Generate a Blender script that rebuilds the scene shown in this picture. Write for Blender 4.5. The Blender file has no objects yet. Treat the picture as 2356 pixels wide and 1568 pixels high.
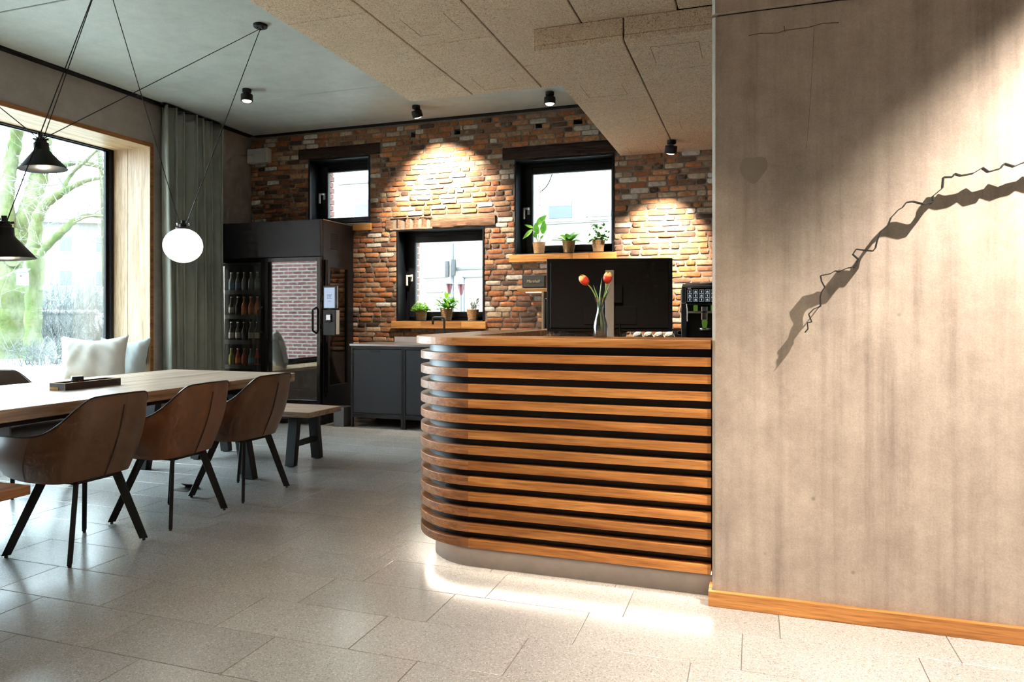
import bpy, bmesh, math, random
from mathutils import Vector, Matrix

random.seed(7)
R = math.radians
SC = bpy.context.scene
COL = SC.collection

# ------------------------------------------------------------------ camera
YAW = R(18.73); FPX = 1639.16; HOR = 723.9; CAMZ = 1.2
cam_d = bpy.data.cameras.new('camera'); cam = bpy.data.objects.new('camera', cam_d); COL.objects.link(cam)
cam.location = (0, 0, CAMZ); cam.rotation_euler = (R(90), 0, YAW)
cam_d.sensor_fit = 'HORIZONTAL'; cam_d.sensor_width = 36.0
cam_d.lens = FPX / 2356 * 36
cam_d.shift_y = -(784 - HOR) / 2356
cam_d.clip_start = 0.05; cam_d.clip_end = 300
SC.camera = cam

# ------------------------------------------------------------------ world: overcast daylight
W = bpy.data.worlds.new('overcast_sky'); SC.world = W; W.use_nodes = True
bg = W.node_tree.nodes['Background']
bg.inputs['Color'].default_value = (0.70, 0.89, 1.0, 1)
bg.inputs['Strength'].default_value = 38.0
SC.view_settings.view_transform = 'Standard'
SC.view_settings.look = 'None'
SC.view_settings.exposure = 0.0
SC.view_settings.gamma = 1.0
SC.view_settings.use_curve_mapping = False
SC.cycles.use_denoising = True
SC.cycles.max_bounces = 7
SC.cycles.diffuse_bounces = 4
SC.cycles.glossy_bounces = 3
SC.cycles.transmission_bounces = 6
SC.cycles.transparent_max_bounces = 10
SC.cycles.use_adaptive_sampling = True
SC.cycles.adaptive_threshold = 0.08
SC.cycles.adaptive_min_samples = 20
SC.cycles.use_light_tree = False
SC.cycles.sample_clamp_indirect = 6.0
SC.cycles.caustics_reflective = False
SC.cycles.caustics_refractive = False

# ------------------------------------------------------------------ pixel helpers (photo frame 2356 x 1568)
FX = Vector((-math.sin(YAW), math.cos(YAW))); RX = Vector((math.cos(YAW), math.sin(YAW)))
def ray(px, py):
    k = (px - 1178) / FPX
    return Vector((FX.x + RX.x * k, FX.y + RX.y * k, -(py - HOR) / FPX))
def at(px, py, d): return Vector((0, 0, CAMZ)) + ray(px, py) * d
def on_y(px, py, y): r = ray(px, py); return Vector((0, 0, CAMZ)) + r * (y / r.y)
def proj(p):
    d = FX.x * p[0] + FX.y * p[1]; u = RX.x * p[0] + RX.y * p[1]
    return 1178 + FPX * u / d, HOR - FPX * (p[2] - CAMZ) / d, d

# ------------------------------------------------------------------ colour + node helpers
def lin(c): c /= 255.0; return c / 12.92 if c <= 0.04045 else ((c + 0.055) / 1.055) ** 2.4
def C(r, g, b): return (lin(r), lin(g), lin(b), 1)
class NT:
    def __init__(s, name):
        s.m = bpy.data.materials.new(name); s.m.use_nodes = True
        s.t = s.m.node_tree; s.t.nodes.clear()
        s.out = s.t.nodes.new('ShaderNodeOutputMaterial')
    def n(s, typ, ins=None, **attrs):
        nd = s.t.nodes.new('ShaderNode' + typ)
        for k, v in attrs.items(): setattr(nd, k, v)
        for k, v in (ins or {}).items():
            if hasattr(v, 'is_output') and v.is_output: s.t.links.new(v, nd.inputs[k])
            else: nd.inputs[k].default_value = v
        return nd
    def ramp(s, fac, stops, interp='LINEAR'):
        nd = s.n('ValToRGB', {'Fac': fac}); cr = nd.color_ramp; cr.interpolation = interp
        while len(cr.elements) < len(stops): cr.elements.new(0.5)
        for e, (p, c) in zip(cr.elements, stops):
            e.position = p; e.color = c if len(c) == 4 else (*c, 1)
        return nd.outputs['Color']
    def mix(s, fac, a, b, mode='MIX'):
        nd = s.n('Mix', data_type='RGBA', blend_type=mode)
        for sock, v in ((nd.inputs[0], fac), (nd.inputs[6], a), (nd.inputs[7], b)):
            if hasattr(v, 'is_output'): s.t.links.new(v, sock)
            else: sock.default_value = v
        return nd.outputs[2]
    def coords(s, kind='Object', scale=(1, 1, 1), jitter=False, rot=(0, 0, 0)):
        if kind == 'World': v = s.n('NewGeometry').outputs['Position']
        else: v = s.n('TexCoord').outputs[kind]
        if jitter:
            r = s.n('ObjectInfo').outputs['Random']
            mul = s.n('VectorMath', {0: (17.3, 9.1, 23.7)}, operation='SCALE'); s.t.links.new(r, mul.inputs['Scale'])
            v = s.n('VectorMath', {0: v, 1: mul.outputs[0]}, operation='ADD').outputs[0]
        return s.n('Mapping', {'Vector': v, 'Scale': scale, 'Rotation': rot}).outputs[0]
    def noise(s, vec, scale=5, detail=4, rough=0.55, dist=0.0):
        return s.n('TexNoise', {'Vector': vec, 'Scale': scale, 'Detail': detail, 'Roughness': rough, 'Distortion': dist}).outputs['Fac']
    def bump(s, h, strength=0.2, dist=0.01):
        return s.n('Bump', {'Height': h, 'Strength': strength, 'Distance': dist}).outputs['Normal']
    def surf(s, **ins):
        names = {'color': 'Base Color', 'rough': 'Roughness', 'metal': 'Metallic', 'normal': 'Normal', 'spec': 'Specular IOR Level',
                 'trans': 'Transmission Weight', 'ior': 'IOR', 'emit': 'Emission Color', 'estr': 'Emission Strength', 'alpha': 'Alpha',
                 'sheen': 'Sheen Weight', 'coat': 'Coat Weight', 'sub': 'Subsurface Weight'}
        b = s.n('BsdfPrincipled', {names[k]: v for k, v in ins.items()})
        s.t.links.new(b.outputs[0], s.out.inputs['Surface']); return s.m
    def end(s, sh): s.t.links.new(sh, s.out.inputs['Surface']); return s.m

def plain(name, col, rough=0.5, metal=0.0, spec=0.5, var=0.12, scale=12, bump=0.0):
    """a plain paint / metal / plastic with slight procedural variation"""
    t = NT(name); v = t.coords('Object', jitter=True)
    f = t.noise(v, scale, 4)
    c2 = tuple(min(1, x * (1 + var)) for x in col[:3]) + (1,); c1 = tuple(x * (1 - var) for x in col[:3]) + (1,)
    kw = dict(color=t.ramp(f, [(0.3, c1), (0.7, c2)]), rough=rough, metal=metal, spec=spec)
    if bump: kw['normal'] = t.bump(t.noise(v, scale * 8, 3), bump, 0.004)
    return t.surf(**kw)
def emit(name, col, strength):
    t = NT(name); e = t.n('Emission', {'Color': col, 'Strength': strength}); return t.end(e.outputs[0])
def glass(name, tint=(1, 1, 1, 1), refl=0.06, rough=0.0, facing=0.6):
    """thin sheet glass: see-through, mirror part rising at grazing angles"""
    t = NT(name)
    fr = t.n('LayerWeight', {'Blend': 0.35}).outputs['Fresnel']
    k = t.n('Math', {0: fr, 1: facing}, operation='MULTIPLY').outputs[0]
    k = t.n('Math', {0: k, 1: refl}, operation='ADD', use_clamp=True).outputs[0]
    a = t.n('BsdfTransparent', {'Color': tint}).outputs[0]
    b = t.n('BsdfGlossy', {'Color': (1, 1, 1, 1), 'Roughness': rough}).outputs[0]
    return t.end(t.n('MixShader', {0: k, 1: a, 2: b}).outputs[0])

def wood(name, dark, mid, light, axis=0, rough=0.42, ring=1.0, bump=0.05, fine=1.0):
    t = NT(name)
    sc = [9.0, 9.0, 9.0]; sc[axis] = 0.55
    v = t.coords('Object', tuple(sc), jitter=True)
    n1 = t.noise(v, 2.1 * ring, 5, 0.6, 0.9)
    sf = [130.0, 130.0, 130.0]; sf[axis] = 5.0
    v2 = t.coords('Object', tuple(sf), jitter=True)
    n2 = t.noise(v2, 1.6 * fine, 3, 0.6)
    col = t.ramp(n1, [(0.28, dark), (0.5, mid), (0.72, light)])
    col = t.mix(0.8, col, t.ramp(n2, [(0.30, (0.52, 0.47, 0.42)), (0.48, (0.95, 0.94, 0.93)), (0.7, (1.14, 1.13, 1.12))]), 'MULTIPLY')
    sw = [22.0, 22.0, 22.0]; sw[axis] = 0.9
    n3 = t.noise(t.coords('Object', tuple(sw), jitter=True), 1.3, 4, 0.7, 1.6)
    col = t.mix(0.55, col, t.ramp(n3, [(0.40, (0.66, 0.62, 0.58)), (0.52, (1.02, 1.02, 1.02)), (0.66, (1.08, 1.08, 1.08))]), 'MULTIPLY')
    rnd = t.n('ObjectInfo').outputs['Random']
    col = t.mix(1.0, col, t.ramp(rnd, [(0, (0.82, 0.80, 0.78)), (1, (1.12, 1.10, 1.06))]), 'MULTIPLY')
    return t.surf(color=col, rough=rough, normal=t.bump(n2, bump, 0.003), spec=0.4)

def concrete(name, dark, mid, light, streak=0.4, rough=0.7, axis=2, spot=0.25, bump=0.12):
    t = NT(name); v = t.coords('World')
    big = t.noise(v, 1.1, 6, 0.62, 0.6)
    med = t.noise(t.coords('World', (1, 1, 1)), 7.0, 6, 0.7)
    fine = t.noise(v, 150, 3, 0.7)
    sc = [9.0, 9.0, 9.0]; sc[axis] = 0.35
    st = t.noise(t.coords('World', tuple(sc)), 1.6, 5, 0.65)
    col = t.ramp(big, [(0.25, dark), (0.5, mid), (0.75, light)])
    col = t.mix(streak, col, t.ramp(st, [(0.32, tuple(x * .62 for x in dark[:3])), (0.46, mid), (0.7, light)]))
    col = t.mix(0.35, col, t.ramp(med, [(0.3, dark), (0.7, light)]))
    col = t.mix(0.30, col, t.ramp(fine, [(0.3, (0.55, 0.54, 0.53)), (0.7, (1.25, 1.25, 1.25))]), 'MULTIPLY')
    vor = t.n('TexVoronoi', {'Vector': v, 'Scale': 4.5}).outputs['Distance']
    col = t.mix(spot, col, t.ramp(vor, [(0.02, tuple(x * .3 for x in dark[:3])), (0.05, (1, 1, 1))]), 'MULTIPLY')
    h = t.n('Math', {0: med, 1: fine}, operation='ADD').outputs[0]
    return t.surf(color=col, rough=rough, normal=t.bump(h, bump, 0.006), spec=0.35)

# ------------------------------------------------------------------ mesh helpers
class MB:
    def __init__(s): s.v = []; s.f = []
    def add(s, vs, fs):
        o = len(s.v); s.v += [tuple(p) for p in vs]; s.f += [tuple(i + o for i in f) for f in fs]; return s
    def box(s, x0, x1, y0, y1, z0, z1):
        return s.add([(x0, y0, z0), (x1, y0, z0), (x1, y1, z0), (x0, y1, z0), (x0, y0, z1), (x1, y0, z1), (x1, y1, z1), (x0, y1, z1)],
                     [(3, 2, 1, 0), (4, 5, 6, 7), (0, 1, 5, 4), (1, 2, 6, 5), (2, 3, 7, 6), (3, 0, 4, 7)])
    def prism(s, poly, z0, z1):
        n = len(poly)
        return s.add([(x, y, z0) for x, y in poly] + [(x, y, z1) for x, y in poly],
                     [tuple(range(n - 1, -1, -1)), tuple(range(n, 2 * n))] + [(i, (i + 1) % n, (i + 1) % n + n, i + n) for i in range(n)])
    def tube(s, pts, rad, n=8, caps=True):
        pts = [Vector(p) for p in pts]
        if not hasattr(rad, '__len__'): rad = [rad] * len(pts)
        t0 = (pts[1] - pts[0]).normalized(); a = Vector((0, 0, 1)) if abs(t0.z) < .9 else Vector((1, 0, 0))
        u = t0.cross(a).normalized(); vs = []
        for i, p in enumerate(pts):
            t = (pts[min(i + 1, len(pts) - 1)] - pts[max(i - 1, 0)]).normalized()
            u = (u - t * u.dot(t)).normalized(); w = t.cross(u)
            for k in range(n):
                an = 2 * math.pi * k / n; vs.append(p + (u * math.cos(an) + w * math.sin(an)) * rad[i])
        fs = [(i * n + k, i * n + (k + 1) % n, (i + 1) * n + (k + 1) % n, (i + 1) * n + k) for i in range(len(pts) - 1) for k in range(n)]
        if caps: fs += [tuple(range(n - 1, -1, -1)), tuple((len(pts) - 1) * n + k for k in range(n))]
        return s.add(vs, fs)
    def bar(s, p0, p1, wdir, w, t, w1=None, t1=None, flat=False):
        """rectangular bar from p0 to p1, width w along wdir, thickness t across; flat = ends cut level"""
        p0, p1 = Vector(p0), Vector(p1); ax = (p1 - p0).normalized(); wd = Vector(wdir)
        if not flat: wd = wd - ax * wd.dot(ax)
        wd.normalize(); td = (Vector((0, 0, 1)).cross(wd) if flat else ax.cross(wd)).normalized()
        vs = []
        for p, ww, tt in ((p0, w, t), (p1, w1 or w, t1 or t)):
            for a, b in ((-1, -1), (1, -1), (1, 1), (-1, 1)): vs.append(p + wd * a * ww / 2 + td * b * tt / 2)
        return s.add(vs, [(3, 2, 1, 0), (4, 5, 6, 7), (0, 1, 5, 4), (1, 2, 6, 5), (2, 3, 7, 6), (3, 0, 4, 7)])
    def lathe(s, prof, n=24, c=(0, 0, 0), M=None):
        vs = []; c = Vector(c)
        for r, z in prof:
            for k in range(n):
                a = 2 * math.pi * k / n; p = Vector((r * math.cos(a), r * math.sin(a), z)); vs.append((M @ p if M else p) + c)
        m = len(prof); fs = [(i * n + k, i * n + (k + 1) % n, (i + 1) * n + (k + 1) % n, (i + 1) * n + k) for i in range(m - 1) for k in range(n)]
        if prof[0][0] > 1e-4: fs.append(tuple(range(n - 1, -1, -1)))
        if prof[-1][0] > 1e-4: fs.append(tuple((m - 1) * n + k for k in range(n)))
        return s.add(vs, fs)
    def grid(s, P, nu, nv, closed=False):
        vs = [P(i, j) for j in range(nv) for i in range(nu)]
        fs = [(j * nu + i, j * nu + (i + 1) % nu, (j + 1) * nu + (i + 1) % nu, (j + 1) * nu + i) for j in range(nv - 1) for i in range(nu if closed else nu - 1)]
        return s.add(vs, fs)
    def leaf(s, base, d, L, w, droop=0.3, fold=0.15, up=Vector((0, 0, 1)), n=5):
        base = Vector(base); d = Vector(d).normalized(); side = d.cross(up)
        side = side.normalized() if side.length > 1e-3 else Vector((1, 0, 0)); nn = side.cross(d).normalized(); vs = []
        for i in range(n):
            t = i / (n - 1); c = base + d * L * t - up * droop * L * t * t
            ww = w * 0.5 * math.sin(math.pi * (0.06 + 0.94 * t) ** 0.8) + 0.0004
            vs += [c - side * ww + nn * fold * ww, c, c + side * ww + nn * fold * ww]
        return s.add(vs, [(3 * i + k, 3 * i + k + 1, 3 * i + k + 4, 3 * i + k + 3) for i in range(n - 1) for k in (0, 1)])
    def build(s, name, m, parent=None, smooth=None, bevel=0, loc=None, fix=True, seg=2):
        me = bpy.data.meshes.new(name); me.from_pydata(s.v, [], s.f)
        if fix:
            b = bmesh.new(); b.from_mesh(me); bmesh.ops.recalc_face_normals(b, faces=b.faces); b.to_mesh(me); b.free()
        if smooth is not None:
            me.polygons.foreach_set('use_smooth', [True] * len(me.polygons)); me.set_sharp_from_angle(angle=R(smooth))
        me.materials.append(m)
        o = bpy.data.objects.new(name, me); COL.objects.link(o)
        if parent: o.parent = parent
        if loc is not None: o.location = loc
        if bevel:
            md = o.modifiers.new('edge', 'BEVEL'); md.width = bevel; md.segments = seg; md.limit_method = 'ANGLE'; md.angle_limit = R(40)
        return o
def bx(*a): return MB().box(*a)
def tag(o, label=None, cat=None, group=None, kind=None):
    for k, v in (('label', label), ('category', cat), ('group', group), ('kind', kind)):
        if v: o[k] = v
    return o
def thing(name, label, cat, loc=(0, 0, 0), rz=0, group=None):
    o = bpy.data.objects.new(name, None); COL.objects.link(o); o.location = loc; o.rotation_euler = (0, 0, rz); o.empty_display_size = 0.1
    return tag(o, label, cat, group)
def struct(o): o['kind'] = 'structure'; return o
def sroot(name, loc=(0, 0, 0)):
    o = bpy.data.objects.new(name, None); COL.objects.link(o); o.location = loc; o['kind'] = 'structure'; return o
def dup(o, parent=None):
    c = o.copy(); COL.objects.link(c)
    if parent: c.parent = parent
    for ch in list(o.children): dup(ch, c)
    return c
def text(name, body, size, m, parent, mtx, extrude=0.0008):
    cu = bpy.data.curves.new(name, 'FONT'); cu.body = body; cu.size = size; cu.extrude = extrude; cu.align_x = 'CENTER'; cu.align_y = 'CENTER'
    o = bpy.data.objects.new(name + '_tmp', cu); COL.objects.link(o)
    dg = bpy.context.evaluated_depsgraph_get(); me = bpy.data.meshes.new_from_object(o.evaluated_get(dg))
    bpy.data.objects.remove(o); bpy.data.curves.remove(cu)
    me.name = name; me.materials.clear(); me.materials.append(m)
    t = bpy.data.objects.new(name, me); COL.objects.link(t); t.parent = parent; t.matrix_local = mtx; return t
FACE_NEG_Y = Matrix.Rotation(R(90), 4, 'X')     # text that reads from the -Y side
def spline(pts, n):
    """Catmull-Rom through pts -> n samples"""
    pts = [Vector(p) for p in pts]; out = []; m = len(pts) - 1
    for i in range(n):
        t = i / (n - 1) * m; k = min(int(t), m - 1); f = t - k
        p0, p1, p2, p3 = pts[max(k - 1, 0)], pts[k], pts[k + 1], pts[min(k + 2, m)]
        out.append(0.5 * ((2 * p1) + (p2 - p0) * f + (2 * p0 - 5 * p1 + 4 * p2 - p3) * f * f + (3 * p1 - p0 - 3 * p2 + p3) * f ** 3))
    return out

# ------------------------------------------------------------------ materials
def m_floor():
    t = NT('terrazzo'); v = t.coords('World')
    vo = t.n('TexVoronoi', {'Vector': v, 'Scale': 260.0, 'Randomness': 1.0})
    rnd = t.n('SeparateColor', {0: vo.outputs['Color']}).outputs[0]
    base = C(147, 145, 142)
    chips = t.ramp(rnd, [(0.0, C(84, 78, 72)), (0.08, C(116, 110, 102)), (0.2, base), (0.84, base), (0.94, C(184, 178, 170)), (1.0, C(198, 192, 184))])
    col = t.mix(0.6, base, chips)
    big = t.noise(v, 2.2, 4, 0.6)
    col = t.mix(0.5, col, t.ramp(big, [(0.3, (0.84, 0.83, 0.82)), (0.7, (1.08, 1.08, 1.08))]), 'MULTIPLY')
    o = t.n('ObjectInfo').outputs['Random']
    col = t.mix(1.0, col, t.ramp(o, [(0, (0.93, 0.93, 0.93)), (1, (1.05, 1.05, 1.05))]), 'MULTIPLY')
    ro = t.ramp(t.noise(v, 3.5, 5, 0.7), [(0.3, (0.19, 0.19, 0.19)), (0.7, (0.27, 0.27, 0.27))])
    return t.surf(color=col, rough=ro, spec=0.8)
def m_brick(name='old_brick'):
    t = NT(name); v = t.coords('World')
    tint = t.n('Attribute', attribute_name='tint').outputs['Color']
    n1 = t.noise(v, 26, 5, 0.65); n2 = t.noise(v, 70, 4, 0.7); n3 = t.noise(v, 9, 4, 0.6, 0.5)
    col = t.mix(1.0, tint, t.ramp(n1, [(0.28, (0.55, 0.5, 0.47)), (0.55, (1, 1, 1)), (0.8, (1.3, 1.25, 1.15))]), 'MULTIPLY')
    col = t.mix(t.ramp(n3, [(0.60, (0, 0, 0)), (0.72, (0.55, 0.55, 0.55))]), col, C(196, 178, 156))
    col = t.mix(t.ramp(n2, [(0.30, (0.6, 0.6, 0.6)), (0.40, (0, 0, 0))]), col, C(58, 42, 34))
    h = t.n('Math', {0: n1, 1: n2}, operation='ADD').outputs[0]
    return t.surf(color=col, rough=0.88, normal=t.bump(h, 0.45, 0.006), spec=0.25)
def m_woodwool():
    t = NT('wood_wool'); v = t.coords('World', (1, 1, 1))
    a = t.noise(v, 62, 3, 0.8, 2.5); b = t.noise(v, 150, 3, 0.7, 1.0); c = t.noise(v, 3, 4)
    h = t.n('Math', {0: a, 1: b}, operation='MULTIPLY').outputs[0]
    col = t.ramp(a, [(0.34, C(128, 102, 78)), (0.48, C(230, 204, 172)), (0.64, C(250, 234, 210))])
    col = t.mix(0.28, col, t.ramp(b, [(0.3, (0.5, 0.48, 0.46)), (0.6, (1.1, 1.1, 1.1))]), 'MULTIPLY')
    col = t.mix(0.3, col, t.ramp(c, [(0.3, (0.8, 0.8, 0.8)), (0.7, (1.1, 1.1, 1.1))]), 'MULTIPLY')
    return t.surf(color=col, rough=0.95, normal=t.bump(h, 0.45, 0.010), spec=0.1)
def m_leather(name, a, b, rough=0.42):
    t = NT(name); v = t.coords('Object', jitter=True)
    n1 = t.noise(v, 5, 5, 0.6, 0.5); n2 = t.noise(v, 190, 2, 0.6)
    return t.surf(color=t.ramp(n1, [(0.25, a), (0.75, b)]), rough=rough, normal=t.bump(n2, 0.12, 0.002), spec=0.5, sheen=0.15)
def m_fabric(name, a, b, weave=420, rough=0.95, bump=0.25):
    t = NT(name); v = t.coords('Object')
    n1 = t.noise(v, 3, 4); n2 = t.noise(t.coords('Object', (1, 1, 0.35)), weave, 2, 0.7)
    col = t.mix(0.3, t.ramp(n1, [(0.3, a), (0.7, b)]), t.ramp(n2, [(0.3, (0.6, 0.6, 0.6)), (0.7, (1.2, 1.2, 1.2))]), 'MULTIPLY')
    return t.surf(color=col, rough=rough, normal=t.bump(n2, bump, 0.003), spec=0.15, sheen=0.3)
def m_weave():
    t = NT('seagrass_weave'); v = t.coords('Object', (1, 1, 1))
    g = t.n('TexWave', {'Vector': v, 'Scale': 46.0, 'Distortion': 2.5, 'Detail': 2.0}, wave_type='BANDS', bands_direction='Z').outputs['Fac']
    n = t.noise(v, 90, 3)
    col = t.mix(0.5, t.ramp(g, [(0.2, C(140, 96, 56)), (0.7, C(214, 172, 122))]), t.ramp(n, [(0.3, C(120, 82, 50)), (0.7, C(226, 190, 144))]))
    return t.surf(color=col, rough=0.8, normal=t.bump(g, 0.6, 0.01))
def m_bark():
    t = NT('mossy_bark'); v = t.coords('World', (1, 1, 0.5))
    n1 = t.noise(v, 1.3, 5, 0.65, 0.4); n2 = t.noise(v, 9, 4, 0.7)
    col = t.ramp(n1, [(0.30, C(40, 58, 18)), (0.46, C(56, 66, 28)), (0.60, C(78, 80, 62)), (0.75, C(46, 64, 22))])
    col = t.mix(0.35, col, t.ramp(n2, [(0.3, C(36, 40, 26)), (0.7, C(80, 82, 66))]))
    return t.surf(color=col, rough=0.95, normal=t.bump(n2, 0.5, 0.05), spec=0.1)
def m_brickface():
    t = NT('facade_brick'); v = t.n('TexCoord').outputs['Object']
    sw = t.n('SeparateXYZ', {0: v}); cb = t.n('CombineXYZ', {0: sw.outputs[0], 1: sw.outputs[2], 2: 0.0}).outputs[0]
    b = t.n('TexBrick', {'Vector': cb, 'Color1': C(112, 66, 56), 'Color2': C(90, 50, 44), 'Mortar': C(176, 170, 164), 'Scale': 1.0,
                         'Mortar Size': 0.014, 'Brick Width': 0.25, 'Row Height': 0.083}, offset=0.5)
    return t.surf(color=b.outputs['Color'], rough=0.9)
def m_tulip():
    t = NT('tulip_petal'); v = t.n('TexCoord').outputs['Object']
    z = t.n('SeparateXYZ', {0: v}).outputs[2]
    f = t.n('MapRange', {0: z, 1: 0.0, 2: 0.052}).outputs[0]
    n = t.noise(t.coords('Object', (260, 260, 18)), 1.0, 3)
    f2 = t.n('Math', {0: f, 1: t.n('Math', {0: n, 1: 0.45}, operation='MULTIPLY').outputs[0]}, operation='ADD').outputs[0]
    return t.surf(color=t.ramp(f2, [(0.25, C(196, 40, 18)), (0.85, C(214, 60, 26)), (1.18, C(246, 196, 120))]), rough=0.45, sub=0.0)
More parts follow.
